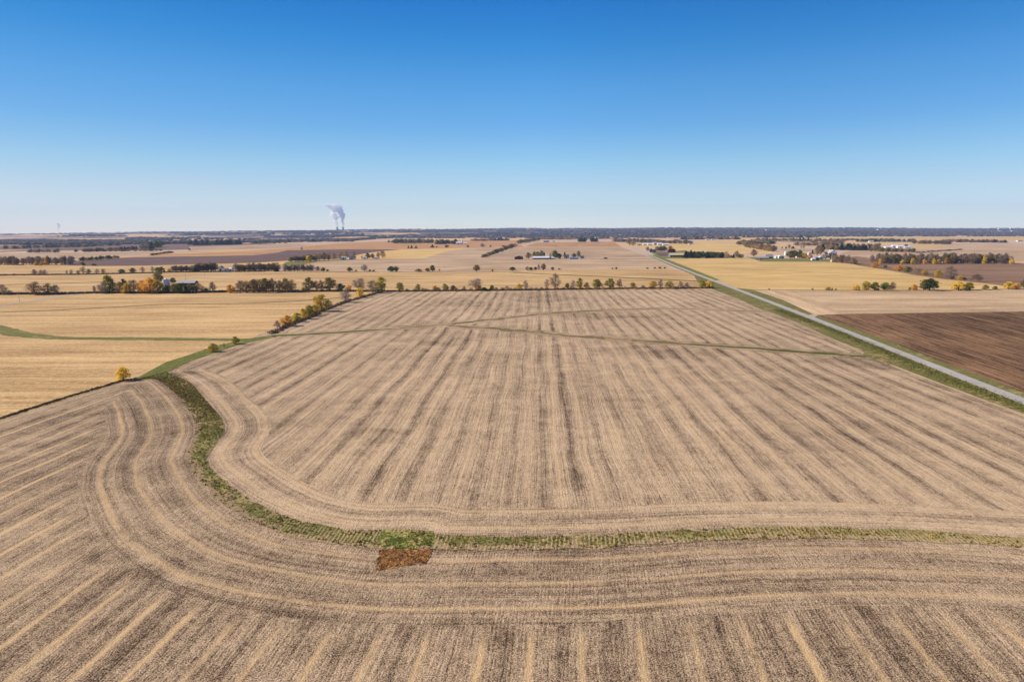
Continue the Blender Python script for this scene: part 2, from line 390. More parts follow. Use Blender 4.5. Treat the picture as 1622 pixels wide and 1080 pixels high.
# near stubble fields: one fine grid, headland distance stored per vertex
north_edge = smooth(gp(WN)); south_edge = smooth(gp(WS))
ww_poly = north_edge+south_edge[::-1]
road_w = gp([(1130,457),(1210,490),(1260,508),(1330,537),(1380,560),(1440,584),(1622,651),(1900,760)])
others_n = [gp(LANE), gp(STRIP_A), gp(STRIP_B), gp(HEDGE), road_w, gp([(605,461),(1130,457)])]
def grid(x0, x1, y0, y1, st):
    xs = np.arange(x0, x1+0.1, st); ys = np.arange(y0, y1+0.1, st)
    XX, YY = np.meshgrid(xs, ys); nx = len(xs)
    ii, jj = np.meshgrid(np.arange(len(ys)-1), np.arange(nx-1), indexing='ij'); a = (ii*nx+jj).ravel()
    return np.stack([XX.ravel(), YY.ravel()], 1), np.stack([a, a+1, a+nx+1, a+nx], 1)
divider = gp([(-900, 600)])+gp(FENCE[:0])
south_poly = gp([(-420,800),(0,663),(195,603),(214,600)])+[((a[0]+b[0])/2, (a[1]+b[1])/2) for a, b in zip(north_edge[3:-1], south_edge[3:-1])]+gp([(1900,880)])+[(400, 20), (-400, 20)]
def field_grid(name, x0, x1, y0, y1, st, z):
    P, T = grid(x0, x1, y0, y1, st)
    side = inside_np(P, south_poly).astype(float)
    dN = dist_np(P, north_edge); dS = dist_np(P, south_edge)
    inw = inside_np(P, ww_poly)
    dO = np.full(len(P), 1e9)
    for l in others_n: dO = np.minimum(dO, dist_np(P, l))
    dF = dist_np(P, gp(FENCE))
    hd = np.where(side > 0.5, np.minimum(dS, dF+0.0), np.minimum(dN, dO))
    hw = np.where(side > 0.5, np.where(dS < dF, 32.5, 8.0), np.where(dN < dO, 18.5, 10.0))
    hd = np.where(inw, 0, hd)
    V = np.column_stack([P, np.full(len(P), z)])
    o = obj_me(name, mesh_np(name, V, T, MAT['stubble'], attrs={'hd': hd, 'hw': hw, 'side': side}))
    tag(o, kind='structure'); return o
field_grid('harvested_field', -330, 380, 56, 332, 2.0, 0.03)
field_grid('harvested_field', -420, 560, 332, 960, 4.0, 0.03)

def poly(name, pts, mat, z, px=True, rows=0.0, kind='structure', attr=None):
    """flat sheet; rows = heading of its rows in degrees from +X"""
    P = gp(pts) if px else pts
    tri = tessellate_polygon([[Vector((x, y, 0)) for x, y in P]])
    c = math.cos(R(rows)); s = math.sin(R(rows))
    V = [(x*c+y*s, -x*s+y*c, z) for x, y in P]
    T = []
    for t in tri:
        a, b, d = [V[i] for i in t]
        T.append(t if (b[0]-a[0])*(d[1]-a[1])-(b[1]-a[1])*(d[0]-a[0]) > 0 else t[::-1])
    me = mesh_np(name, V, T, MAT[mat] if isinstance(mat, str) else mat)
    o = obj_me(name, me); o.rotation_euler = (0, 0, R(rows)); tag(o, kind=kind); return o
def strip(name, pts, width, mat, z, px=True, jit=0.0, kind='structure', seed=1):
    """ribbon of given width (metres) along a ground polyline, width may be a list; ragged edge by jit"""
    rnd = random.Random(seed)
    P = [Vector((*p, 0)) for p in (gp(pts) if px else pts)]
    W = width if isinstance(width, list) else [width]*len(P)
    Q = []; WW = []
    for i in range(len(P)-1):
        n = max(1, int((P[i+1]-P[i]).length/(6 if jit else 60)))
        for k in range(n): Q.append(P[i].lerp(P[i+1], k/n)); WW.append(W[i]+(W[i+1]-W[i])*k/n)
    Q.append(P[-1]); WW.append(W[-1]); V = []
    for i, q in enumerate(Q):
        d = (Q[min(i+1, len(Q)-1)]-Q[max(i-1, 0)]).normalized(); n = Vector((-d.y, d.x, 0))
        a = WW[i]/2*(1+rnd.uniform(-jit, jit)); b = WW[i]/2*(1+rnd.uniform(-jit, jit))
        V += [tuple(q+n*a+Vector((0, 0, z))), tuple(q-n*b+Vector((0, 0, z)))]
    T = [(2*i, 2*i+1, 2*i+3, 2*i+2) for i in range(len(Q)-1)]
    o = obj_me(name, mesh_np(name, V, T, MAT[mat] if isinstance(mat, str) else mat)); tag(o, kind=kind); return o

def ragged(L, amp, step=1.2, seed=3):
    r = random.Random(seed); P = gp(L); out = []
    for a, b in zip(P, P[1:]+P[:1]):
        n = max(1, int(math.dist(a, b)/step))
        for k in range(n): out.append((a[0]+(b[0]-a[0])*k/n+r.uniform(-amp, amp), a[1]+(b[1]-a[1])*k/n+r.uniform(-amp, amp)))
    return out
# mid and far fields, painter's order by small height steps
poly('field', [(95,420),(107,414.5),(150,411),(190,408.5),(280,406.5),(400,404.5),(440,400),(456,396.3),(550,395),(636,395),(604,398),(575,402),(540,410),(500,412),(455,413),(400,416.5),(330,418),(230,421),(150,421.5)], 'dark', 0.10)
poly('field', [(190,408.3),(260,402.5),(350,399.5),(450,394),(500,388.5),(550,384.5),(640,381.5),(820,380.5),(830,392),(735,393),(640,394.8),(550,394.8),(456,396),(440,399.8),(400,404.3),(280,406.3)], 'redtan', 0.10)
poly('field', [(605,409.5),(612,402),(640,395),(740,392.6),(705,399),(672,409)], 'gold', 0.14)
poly('field', [(540,431),(470,430),(500,413),(540,411),(672,410),(810,410.5),(900,411),(1040,411),(1062,424),(900,427),(700,430)], 'tan', 0.12, rows=3)
poly('field', [(672,408.8),(705,399),(742,392.6),(815,391.5),(800,397),(762,408.8)], 'tan', 0.13, rows=10)
poly('field', [(770,408.8),(815,395),(840,391.8),(985,391.8),(1032,408.3),(900,409)], 'tan', 0.13, rows=2)
poly('field', [(830,391.3),(848,384.5),(972,383),(985,391.3)], 'redtan', 0.14, rows=80)
poly('field', [(-400,413.5),(0,413.5),(92,413.8),(180,407),(255,401.5),(345,398.5),(240,398.8),(100,400.5),(0,402),(-400,404)], 'tan', 0.12)
poly('field', [(300,397.5),(450,393),(495,388),(460,386),(390,388),(300,391)], 'tan', 0.12)
poly('field', [(-500,421),(230,421.5),(345,417.5),(380,418),(440,430),(540,431),(700,430.8),(900,427.5),(1062,425),(1095,434),(1150,454),(1128,457.5),(605,462),(570,471),(515,490),(435,520),(400,535),(342,555),(262,588),(215,600),(195,603.5),(0,663.5),(-420,800),(-900,700)], 'corn', 0.06, rows=-0.5)
poly('field', [(1005,389.5),(1000,385.5),(1100,385.5),(1180,386.5),(1238,402.5),(1180,401.5),(1100,398),(1024,396)], 'gold', 0.14)
poly('field', [(1104,385),(1104,380.5),(1182,380.5),(1184,385.5)], 'gold', 0.13)
poly('field', [(1225,391),(1225,386.5),(1340,386),(1340,391)], 'gold', 0.13)
poly('field', [(1240,398),(1232,394),(1285,394),(1300,398)], 'tan', 0.15)
poly('field', [(1054,410),(1090,409),(1180,408.5),(1212,413.8),(1310,414.5),(1360,421),(1400,427),(1450,436),(1500,443),(1560,449),(1605,455),(1600,457),(1500,459.5),(1350,459.5),(1192,458.8),(1165,456),(1100,430)], 'gold', 0.12, rows=3)
poly('field', [(1330,402),(1345,397.5),(1622,396),(2100,396),(2100,416),(1622,414),(1400,412.5)], 'tan', 0.12)
poly('field', [(1450,397),(1440,387),(1520,386),(1700,385),(2100,385),(2100,396),(1600,396)], 'tan', 0.13, rows=3)
poly('field', [(1445,392),(1450,386.5),(1505,388),(1480,392.5)], 'gold', 0.15)
poly('field', [(1342,380.5),(1342,376.2),(1622,375.3),(2100,375),(2100,379.5),(1622,380)], 'gold', 0.13)
poly('field', [(1160,378),(1150,374.5),(1342,374),(1342,378)], 'gold', 0.13)
poly('field', [(1360,404.8),(1400,416.5),(1622,417),(1700,417),(2100,420),(2100,470),(1640,456),(1605,455),(1560,449),(1500,443),(1450,436),(1400,427),(1360,421),(1330,411)], 'brown', 0.10, rows=-2)
poly('field', [(1188,459),(1350,459.8),(1500,459.8),(1600,457.3),(1760,456.5),(1960,460),(1960,494),(1622,493.5),(1330,497.5),(1290,499)], 'pale', 0.08, rows=1.0)
poly('field', [(1190,459.3),(1240,459.5),(1290,476),(1335,497.5),(1290,499)], 'pale', 0.085, rows=83.7)
poly('field', [(1290,499.5),(1335,497.3),(1622,493.5),(1960,494),(2200,860),(1900,735),(1622,624),(1500,578),(1400,539)], 'plough', 0.07, rows=83.7)

# grass strips
strip('grass_strip', [(-300,514),(-60,506),(0,521),(30,530),(70,534),(110,536),(250,537),(400,538.5),(432,533)], [14,15,17,17,14,13,14,12,9], 'lawn', 0.12, jit=0.15)
poly('grass_strip', [(213,601),(262,574),(300,562),(342,547.5),(392,536.5),(432,531),(432,534),(400,541),(378,546),(342,558),(300,573),(266,589),(262,597),(244,601)], 'lane', 0.13)
strip('grass_strip', [(-300,500),(0,495),(100,491),(200,485.5),(260,482),(400,480.5),(470,477),(540,471.5)], 5.5, 'grass', 0.12, jit=0.2)
strip('grass_strip', [(430,532.5)]+STRIP_A[1:6], [9,8,7,6,5,3], 'weedy', 0.12, jit=0.3)
strip('grass_strip', STRIP_A[:4], [7,6,4,3], 'grass', 0.14, jit=0.3)
strip('grass_strip', STRIP_A[5:], [7,8,9,9,8,7,6,5,5,4,4], 'weedy', 0.12, jit=0.7)
strip('grass_strip', STRIP_B, [7,9,10,10,10,9,8,8,7,7,8,8,9,10], 'weedy', 0.12, jit=0.6)
strip('grass_strip', STRIP_B[8:], [3,3,4,5,5,6], 'grass', 0.14, jit=0.6)
strip('grass_strip', [(810,431.5),(870,434.5),(950,438),(1020,441),(1106,445.5)], 13, 'grass', 0.12, jit=0.15)
strip('grass_strip', [(-300,455),(0,451.2),(60,450),(100,448.6),(160,447)], 11, 'grass', 0.12, jit=0.15)
strip('grass_strip', [(0,424.5),(540,430.6),(640,431),(760,430.2),(810,431)], [1,12,14,14,6], 'weedy', 0.13, jit=0.3)
strip('grass_strip', [(1088,423.5),(1150,425.5),(1240,429),(1330,433),(1400,436),(1455,437)], 5.5, 'fence_base', 0.14, jit=0.3)
strip('grass_strip', [(540,411.5),(640,411),(700,410.2),(815,410.7),(930,410.5),(1045,409.8)], [10,14,5,18,26,30], 'lawn', 0.16, jit=0.3)
poly('lawn', [(445,421),(453,415),(500,413),(540,411),(560,412.2),(505,414.5),(478,420),(468,421.3)], 'lawn', 0.17)
poly('lawn', [(1181,407),(1240,409.5),(1320,411),(1330,416.5),(1310,415),(1205,414.5),(1195,411)], 'lawn', 0.17)
poly('lawn', [(1030,397),(1060,399),(1085,396.5),(1100,401),(1090,410),(1052,409.5),(1034,402)], 'lawn', 0.17)
poly('farm_yard', [(1037,401),(1060,400.5),(1064,405.5),(1046,405.8)], 'dark', 0.2)
strip('grass_strip', FENCE, [1.7]*5, 'fence_base', 0.13, jit=0.45)
strip('grass_strip', [(-300,468.5),(0,466.8),(105,466.5),(150,464.5),(300,464.5),(380,462),(605,462),(800,460.5),(1000,457.5),(1128,457)], [5,6,7,10,8,8,8,5,5,5], 'fence_base', 0.15, jit=0.4)
strip('grass_strip', HEDGE, [2,2.5,3,3,3.5,4,5], 'fence_base', 0.14, jit=0.4)
strip('grass_strip', [(1192,459.2),(1350,460),(1500,460),(1622,457.5),(1960,458.5)], 4, 'fence_base', 0.13, jit=0.4)
strip('grass_strip', [(-300,437),(0,436.5),(130,435.5),(270,432),(420,430.5)], 8, 'fence_base', 0.15, jit=0.3)
poly('grass_verge', [(1098,434),(1150,453),(1190,458.5),(1240,475),(1290,498.5),(1340,515),(1400,538),(1500,577),(1622,622),(1900,733),(1900,765),(1622,655),(1500,611),(1440,588),(1395,570),(1360,566),(1372,557),(1320,537),(1262,510),(1228,497),(1196,486),(1168,472),(1128,458),(1105,447)], 'verge', 0.10)
strip('grass_verge', [(1032,404),(1069,419.5),(1100,432),(1130,444)], [30,30,26,22], 'lawn', 0.20, jit=0.05)
strip('grass_verge', [(1294,504),(1400,542.5),(1500,582),(1622,630),(1900,741)], [9,10,10,10,10], 'lawn', 0.16, jit=0.25)
poly('green_patch', ragged([(604,842),(640,841),(684,843),(692,851),(686,864),(650,869),(612,866),(594,855)], 0.95, seed=9), 'bright', 0.135, px=False)
poly('weed_patch', ragged([(602,866),(640,868),(684,869),(679,884),(672,891),(645,893),(625,899),(598,902)], 0.75), 'weeds', 0.11, px=False)
# mown-yellow grass marks
for i, p in enumerate([[(455,534.5),(474,535),(500,545),(520,541.5),(538,541),(530,546),(505,548.5)]]): pass
poly('chaff_patch', ragged([(508,548),(527,541.5),(541,540.8),(528,546.5)], 0.8, 2.0), 'pale', 0.09, px=False)
# ragged yellow tufts by the verge
for p in ([(1360,551),(1371,554),(1379,562),(1372,561)], [(1385,572),(1400,573),(1414,576),(1404,578)], [(1211,487),(1222,490),(1219,493.5),(1206,491)], [(1228,496),(1240,497.5),(1250,499),(1238,499)]):
    poly('chaff_patch', ragged(p, 0.8, 2.0), 'weedy', 0.125, px=False)

# grassed waterway
def waterway():
    P, T = grid(-330, 330, 140, 420, 1.5)
    ins = inside_np(P, ww_poly); d = dist_np(P, south_edge); dn = dist_np(P, north_edge)
    dense = []
    # exact polygon plus distance attribute: build as quads between the two edges
    n = 500
    def resample(L, n):
        L = [Vector((*p, 0)) for p in L]; S = [0]
        for a, b in zip(L[:-1], L[1:]): S.append(S[-1]+(b-a).length)
        out = []
        for k in range(n+1):
            t = S[-1]*k/n; i = max(j for j in range(len(S)) if S[j] <= t+1e-6); i = min(i, len(L)-2)
            out.append(L[i].lerp(L[i+1], (t-S[i])/(S[i+1]-S[i])))
        return out
    def seg(L, M, n):                                # pairwise resample so the edges stay matched
        A = []; B = []
        for i in range(len(L)-1):
            k = max(1, int((Vector(L[i+1])-Vector(L[i])).length/1.6))
            for q in range(k): A.append(Vector(L[i]).lerp(Vector(L[i+1]), q/k)); B.append(Vector(M[i]).lerp(Vector(M[i+1]), q/k))
        A.append(Vector(L[-1])); B.append(Vector(M[-1])); return A, B
    rnd = random.Random(4)
    A, B = seg(north_edge, south_edge, n)
    K = 10; V = []; sd_ = []
    ja = jb = 0
    for a, b in zip(A, B):
        ja = ja*0.6+rnd.uniform(-0.9, 0.9); jb = jb*0.6+rnd.uniform(-0.6, 0.6)
        L = (a-b).length; u = (a-b)/L; a2 = a+u*ja; b2 = b+u*jb
        for k in range(K+1):
            t = k/K; p = b2.lerp(a2, t); V.append((p.x, p.y, 0.12)); sd_.append(t*L)
    T = [(i*(K+1)+k, (i+1)*(K+1)+k, (i+1)*(K+1)+k+1, i*(K+1)+k+1) for i in range(len(A)-1) for k in range(K)]
    o = obj_me('grassed_waterway', mesh_np('grassed_waterway', V, T, MAT['waterway'], attrs={'sd': sd_})); tag(o, kind='structure')
    return A, B
WA, WB = waterway()

# road
def road_mat():
    m = Mat('asphalt', 0.85, 0.2); X, Y, Z = m.pos(); P = m._p
    f = m.noise(P, 3.0, 4, 0.8); b = m.noise(P, 0.08, 4, 0.6)
    u = (m.attr('ru')).abs()
    wheel = (u-1.6).abs().step(1.0, 0.2)
    c = m.mix(C(140, 132, 124), C(192, 184, 174), ((f-0.5)*1.4+(b-0.5)*0.9+0.5).step(0.0, 1.0))
    c = m.mix(c, C(176, 168, 158), wheel*0.35)
    m.color(c); m.bump(f, 0.02, 0.5); return m.m
MAT['road'] = road_mat()
def road(name, pts, w, z, lines=True):
    P = [Vector((*p, 0)) for p in gp(pts)]; V = []; at = []
    for i, q in enumerate(P):
        d = (P[min(i+1, len(P)-1)]-P[max(i-1, 0)]).normalized(); n = Vector((-d.y, d.x, 0))
        for t in (-0.5, -0.25, 0, 0.25, 0.5): p = q+n*(w*t); V.append((p.x, p.y, z)); at.append(t*w)
    T = [(5*i+k+1, 5*i+k, 5*i+5+k, 5*i+6+k) for i in range(len(P)-1) for k in range(4)]
    o = obj_me(name, mesh_np(name, V, T, MAT['road'], attrs={'ru': at})); tag(o, kind='structure')
    return P
RP = road('road', ROADP, 6.6, 0.24)
road('side_road', [(-300,504),(-100,490),(0,484.3),(60,476),(105,468.8),(150,463.5),(200,459),(287,443.5),(330,436.5),(374,430.5)], 5.0, 0.22)
MAT['gravel'] = flat_mat('gravel', C(176, 158, 134), 0.95, 0.12)
strip('gravel_shoulder', ROADP, 7.7, 'gravel', 0.22, jit=0.03)
MAT['line'] = flat_mat('road_paint', C(176, 166, 120), 0.7, 0.25)
strip('road_marking', ROADP, 0.14, 'line', 0.245)
strip('driveway', [(1290,498.6),(1284,502.5)], 7, 'gravel', 0.23)

# ------------------------------------------------------------------ grass tufts in the waterway
MAT['blade'] = None
def tuft_mat(name, a, b):
    m = Mat(name, 0.8, 0.1); m.pos(); n = m.noise(m._p, 0.5, 3, 0.7)
    m.color(m.mix(a, b, n.step(0.35, 0.65))); return m.m
def tufts(name, n, pick, mat, h, wd, seed):
    r = np.random.default_rng(seed); V = []; T = []
    pts = pick(r, n); b = 0
    for (x, y) in pts:
        hh = h*r.uniform(0.5, 1.4); k = 5
        for i in range(k):
            a = r.uniform(0, 6.283); s = r.uniform(0.1, 0.5)*wd; dx = math.cos(a); dy = math.sin(a); le = r.uniform(-0.5, 0.5)*hh
            cx = x+r.uniform(-1, 1)*wd*0.6; cy = y+r.uniform(-1, 1)*wd*0.6
            V += [(cx-dx*s, cy-dy*s, 0.05), (cx+dx*s, cy+dy*s, 0.05), (cx+dy*le, cy+dx*le, hh)]; T.append((b, b+1, b+2)); b += 3
    o = obj_me(name, mesh_np(name, V, T, mat)); tag(o, kind='stuff'); return o
def pick_ww(r, n):
    out = []
    w_ = np.array([(a-b).length for a, b in zip(WA, WB)]); w_ = w_[:-1]/w_[:-1].sum(); idx = r.choice(len(w_), n, p=w_)
    for i in idx:
        t = r.uniform(); u = r.uniform(-0.02, 1.02); p = WB[i].lerp(WB[i+1], t).lerp(WA[i].lerp(WA[i+1], t), u)
        if p.y < 430: out.append((p.x, p.y))
    return out
o = tufts('grass', 3600, pick_ww, tuft_mat('grass_blade', C(104, 104, 50), C(152, 144, 82)), 0.28, 0.7, 3); tag(o, 'rough green grass growing along the curved waterway', 'grass')
o = tufts('dry_grass', 2600, pick_ww, tuft_mat('dry_blade', C(140, 118, 62), C(178, 150, 84)), 0.6, 0.5, 5); tag(o, 'dry yellow grass tussocks scattered through the curved waterway', 'grass')
wp = gp([(601,869.5),(684,872),(679,884),(674,893),(640,896),(596,903)])
def pick_wp(r, n):
    P = r.uniform((min(p[0] for p in wp), min(p[1] for p in wp)), (max(p[0] for p in wp), max(p[1] for p in wp)), (n*2, 2)); return P[inside_np(P, wp)]
o = tufts('dead_weeds', 450, pick_wp, tuft_mat('weed_stalk', C(150, 106, 62), C(206, 160, 100)), 0.25, 0.6, 7); tag(o, 'rust brown dead weeds in a square patch beside the waterway', 'weeds')
def pick_line(L, spread):
    L = gp(L)
    def f(r, n):
        S = np.array([math.dist(a, b) for a, b in zip(L[:-1], L[1:])]); i = r.choice(len(S), n, p=S/S.sum()); t = r.uniform(size=n)
        A = np.array(L)[:-1][i]; B = np.array(L)[1:][i]; return A+(B-A)*t[:, None]+r.normal(0, spread, (n, 2))
    return f
o = tufts('fence_line_weeds', 1500, pick_line([(-300,760)]+FENCE[1:], 0.7), tuft_mat('fence_weed', C(84, 78, 40), C(156, 130, 78)), 0.55, 0.8, 8); tag(o, 'weedy strip of grass along the left fence line', 'weeds')
o = tufts('verge_grass', 5000, pick_line([(1230,490),(1330,527),(1400,556),(1500,600),(1622,645),(1800,716)], 3.0), tuft_mat('verge_blade', C(76, 78, 34), C(124, 118, 58)), 0.5, 0.6, 9); tag(o, 'unmown grass on the near verge of the road', 'grass')
o = tufts('fence_line_scrub', 3200, pick_line([(605,462),(800,460.3),(1000,457.3),(1128,456.8)], 2.0), tuft_mat('scrub', C(84, 70, 48), C(136, 110, 74)), 1.8, 1.5, 10); tag(o, 'low brown scrub under the middle tree line', 'weeds')
o = tufts('hedge_scrub', 900, pick_line(HEDGE, 1.8), tuft_mat('hedge_scrub', C(100, 84, 64), C(150, 128, 96)), 1.9, 1.3, 11); tag(o, 'low tangled scrub along the slanting hedge', 'weeds')
o = tufts('far_fence_scrub', 3500, pick_line([(-300,435.5),(0,435.8),(130,435),(270,431.5),(420,430)], 3.0), tuft_mat('far_scrub', C(94, 80, 54), C(136, 114, 76)), 1.8, 2.5, 12); tag(o, 'low scrub along the far left fence line', 'weeds')
o = tufts('tree_row_scrub', 4200, pick_line([(-300,467),(0,466),(105,465.5),(160,464),(300,464),(380,462),(605,461.5)], 3.0), tuft_mat('row_scrub', C(84, 70, 44), C(130, 108, 70)), 2.2, 2.2, 13); tag(o, 'low brown scrub under the left tree row', 'weeds')

# ------------------------------------------------------------------ trees
def leaf_mat(name, a, b, c=None):
    m = Mat(name, 0.75, 0.15); m.pos(); n = m.noise(m._p, 0.35, 4, 0.75); rd = m.rand()
    k = m.mix(a, b, (n+(rd-0.5)*0.35).step(0.3, 0.7))
    if c: k = m.mix(k, c, m.noise(m._p, 0.16, 2, 0.5).step(0.5, 0.62)*0.8)
    m.color(k)
    tr = m.g.nodes.new('ShaderNodeBsdfTranslucent'); m.g.links.new(k, tr.inputs[0])
    mx = m.g.nodes.new('ShaderNodeMixShader'); mx.inputs[0].default_value = 0.35
    out = m.g.nodes['Material Output']; m.g.links.new(m.b.outputs[0], mx.inputs[1]); m.g.links.new(tr.outputs[0], mx.inputs[2]); m.g.links.new(mx.outputs[0], out.inputs[0])
    return m.m
MAT['bark'] = flat_mat('bark', C(112, 96, 82), 0.95, 0.2, 1.5)
MAT['twig'] = flat_mat('twig', C(156, 130, 108), 0.95, 0.2, 0.8)
MAT['twig_grey'] = flat_mat('twig_grey', C(162, 142, 124), 0.95, 0.2, 0.8)
LEAF = {
 'yellow': leaf_mat('leaf_yellow', C(196, 160, 40), C(250, 214, 76), C(156, 148, 46)),
 'orange': leaf_mat('leaf_orange', C(206, 150, 44), C(248, 196, 76)),
 'lime': leaf_mat('leaf_lime', C(116, 116, 32), C(206, 182, 56), C(92, 106, 36)),
 'green': leaf_mat('leaf_green', C(62, 80, 30), C(124, 136, 62)),
 'olive': leaf_mat('leaf_olive', C(112, 100, 52), C(172, 148, 88), C(110, 110, 56)),
 'brown': leaf_mat('leaf_brown', C(128, 102, 68), C(190, 156, 110)),
 'conifer': leaf_mat('leaf_conifer', C(25, 38, 22), C(52, 68, 38)),
 'mauve': leaf_mat('leaf_mauve', C(116, 98, 82), C(168, 146, 122)),
}
def tree_mesh(kind, seed, small=False):
    """10 m tall tree; returns (wood verts, quads), (leaf verts, tris)"""
    r = random.Random(seed); wood = MB(); LV = []; LT = []
    def leaf(p, s):
        n = Vector((r.gauss(0, 1), r.gauss(0, 1), r.gauss(0, 1))).normalized(); u = n.orthogonal().normalized(); v = n.cross(u)
        b = len(LV)
        k = [(-1, -0.6), (0.9, -1), (1, 0.7), (-0.5, 1)]
        for (i, j) in k: LV.append(tuple(p+u*(s*i*r.uniform(0.6, 1.2))+v*(s*j*r.uniform(0.6, 1.2))))
        LT.append((b, b+1, b+2)); LT.append((b, b+2, b+3))
    if kind == 'conifer':
        wood.tube((0, 0, 0), (0, 0, 9.5), 0.22, 0.03, 6)
        n = 420 if small else 900
        for i in range(n):
            z = 0.6+9.3*(r.random()**1.3); rad = 2.3*(1-z/10.2)*(0.75+0.35*math.sin(z*5)); a = r.uniform(0, 6.283); q = rad*r.uniform(0.5, 1.05)
            leaf(Vector((q*math.cos(a), q*math.sin(a), z-q*0.15)), 0.34)
        return wood, LV, LT
    bare = kind == 'bare'
    bush = kind == 'bush'
    crown_lo = 0.2 if bush else 1.0
    # lobed crown
    lobes = []
    nl = r.randint(14, 18)
    for i in range(nl):
        a = 2*math.pi*i/nl*2.4+r.uniform(-0.4, 0.4); t = (i+0.5)/nl; z = crown_lo+0.9+(8.6-crown_lo-1.3)*t+r.uniform(-0.5, 0.5)
        env = math.sin(math.pi*min(1, max(0.08, (z-crown_lo+2.4)/(12.2-crown_lo))))
        q = env*r.uniform(1.6, 3.1); lobes.append((Vector((q*math.cos(a), q*math.sin(a), z)), r.uniform(0.95, 1.75)*(0.8+0.3*env)))
    lobes.append((Vector((r.uniform(-.5, .5), r.uniform(-.5, .5), 8.3)), 1.4))
    # trunk, one limb into every lobe, small branches inside it
    if bush:
        for k in range(3): wood.tube((r.uniform(-.3, .3), r.uniform(-.3, .3), 0), (r.uniform(-.9, .9), r.uniform(-.9, .9), 3.5), 0.17, 0.08, 5)
    else:
        wood.tube((0, 0, 0), (r.uniform(-.15, .15), r.uniform(-.15, .15), 3.4), 0.36, 0.24, 7); wood.tube((0, 0, 3.3), (r.uniform(-.4, .4), r.uniform(-.4, .4), 7.6), 0.24, 0.08, 6)
    sparse = kind == 'thin'
    for c, rad in lobes:
        z0 = max(0.8, c.z*0.5); q = Vector((0, 0, min(z0, 6.5))); mid = q.lerp(c, 0.5)+Vector((0, 0, -0.25))
        wood.tube(q, mid, 0.13, 0.1, 4, cap=False); wood.tube(mid, c, 0.1, 0.06, 4, cap=False)
        for k in range(4 if (bare or sparse) else 1):
            d = Vector((r.gauss(0, 1), r.gauss(0, 1), r.gauss(0.4, 1))).normalized(); wood.tube(c, c+d*rad, 0.06, 0.03, 3, cap=False)
        if bare or sparse:
            for k in range((44 if small else 95) if bare else (20 if small else 40)):
                d = Vector((r.gauss(0, 1), r.gauss(0, 1), r.gauss(0.25, 1))).normalized(); p = c+d*rad*r.uniform(0.1, 0.95); L = r.uniform(0.5, 1.2)
                u = d.orthogonal().normalized()*(0.085 if small else 0.06); b = len(LV); LV.extend([tuple(p-u), tuple(p+u), tuple(p+d*L)]); LT.append((b, b+1, b+2))
        if not bare:
            for k in range((22 if small else 46) if sparse else (36 if small else 84)):
                d = Vector((r.gauss(0, 1), r.gauss(0, 1), r.gauss(0, 1)+0.25)).normalized(); p = c+d*rad*(r.random()**0.35)*r.choice((1, 1, 1.18))
                if p.z < 0.4: continue
                leaf(p, (0.40 if small else 0.26)*(1 if not sparse else 0.8))
    zs = max(v[2] for v in LV); f = 10.0/zs
    LV = [(x*f, y*f, z*f) for x, y, z in LV]; wood.v = [(x*f, y*f, z*f) for x, y, z in wood.v]
    return wood, LV, LT
SHAPE = {'yellow': 'bush', 'orange': 'bush', 'lime': 'bush', 'green': 'round', 'olive': 'round', 'brown': 'thin', 'conifer': 'conifer', 'mauve': 'thin', 'bare': 'bare', 'greybare': 'bare'}
WIDTH = {'bush': 7.4, 'round': 7.4, 'thin': 7.4, 'conifer': 4.6, 'bare': 8.0}
CACHE = {}
def tree_parts(kind, var, small):
    key = (kind, var, small)
    if key in CACHE: return CACHE[key]
    shp = SHAPE[kind]; seed = hash_(kind)*10+var
    wood, LV, LT = tree_mesh(shp, seed, small)
    xs_ = [v[0] for v in LV]; W = (max(xs_)-min(xs_))
    wm = MAT['twig_grey'] if kind == 'greybare' else (MAT['twig'] if kind == 'bare' else MAT['bark']); lm = LEAF.get(kind, wm)
    if small:
        V = list(wood.v); T = []
        for f in wood.f:
            T.append(f[:3]);
            if len(f) > 3: T.append((f[0], f[2], f[3]))
        nw = len(T); b = len(V); V += LV; T += [tuple(i+b for i in t) for t in LT]
        me = mesh_np('tree', V, T, [wm, lm], mi=[0]*nw+[1]*(len(T)-nw)); res = (me, None, W)
    else:
        me = bpy.data.meshes.new('trunk'); me.from_pydata(wood.v, [], wood.f); me.materials.append(wm)
        cr = mesh_np('crown', LV, LT, [lm]); res = (me, cr, W)
    CACHE[key] = res; return res
def hash_(s): return sum(ord(c)*(i+3) for i, c in enumerate(s)) % 997
NAME = {'yellow': 'yellow_bush', 'orange': 'orange_bush', 'lime': 'bush', 'green': 'green_tree', 'olive': 'olive_tree', 'brown': 'autumn_tree', 'conifer': 'conifer', 'mauve': 'leafless_tree', 'bare': 'bare_tree', 'greybare': 'bare_tree'}
WORD = {'yellow': 'golden yellow bushy tree', 'orange': 'orange bushy tree', 'lime': 'yellow-green bushy tree', 'green': 'green round tree', 'olive': 'dull olive tree', 'brown': 'thin brown autumn tree', 'conifer': 'dark evergreen', 'mauve': 'purplish leafless tree', 'bare': 'bare brown tree', 'greybare': 'bare grey tree'}
trnd = random.Random(77)
BIG = set()
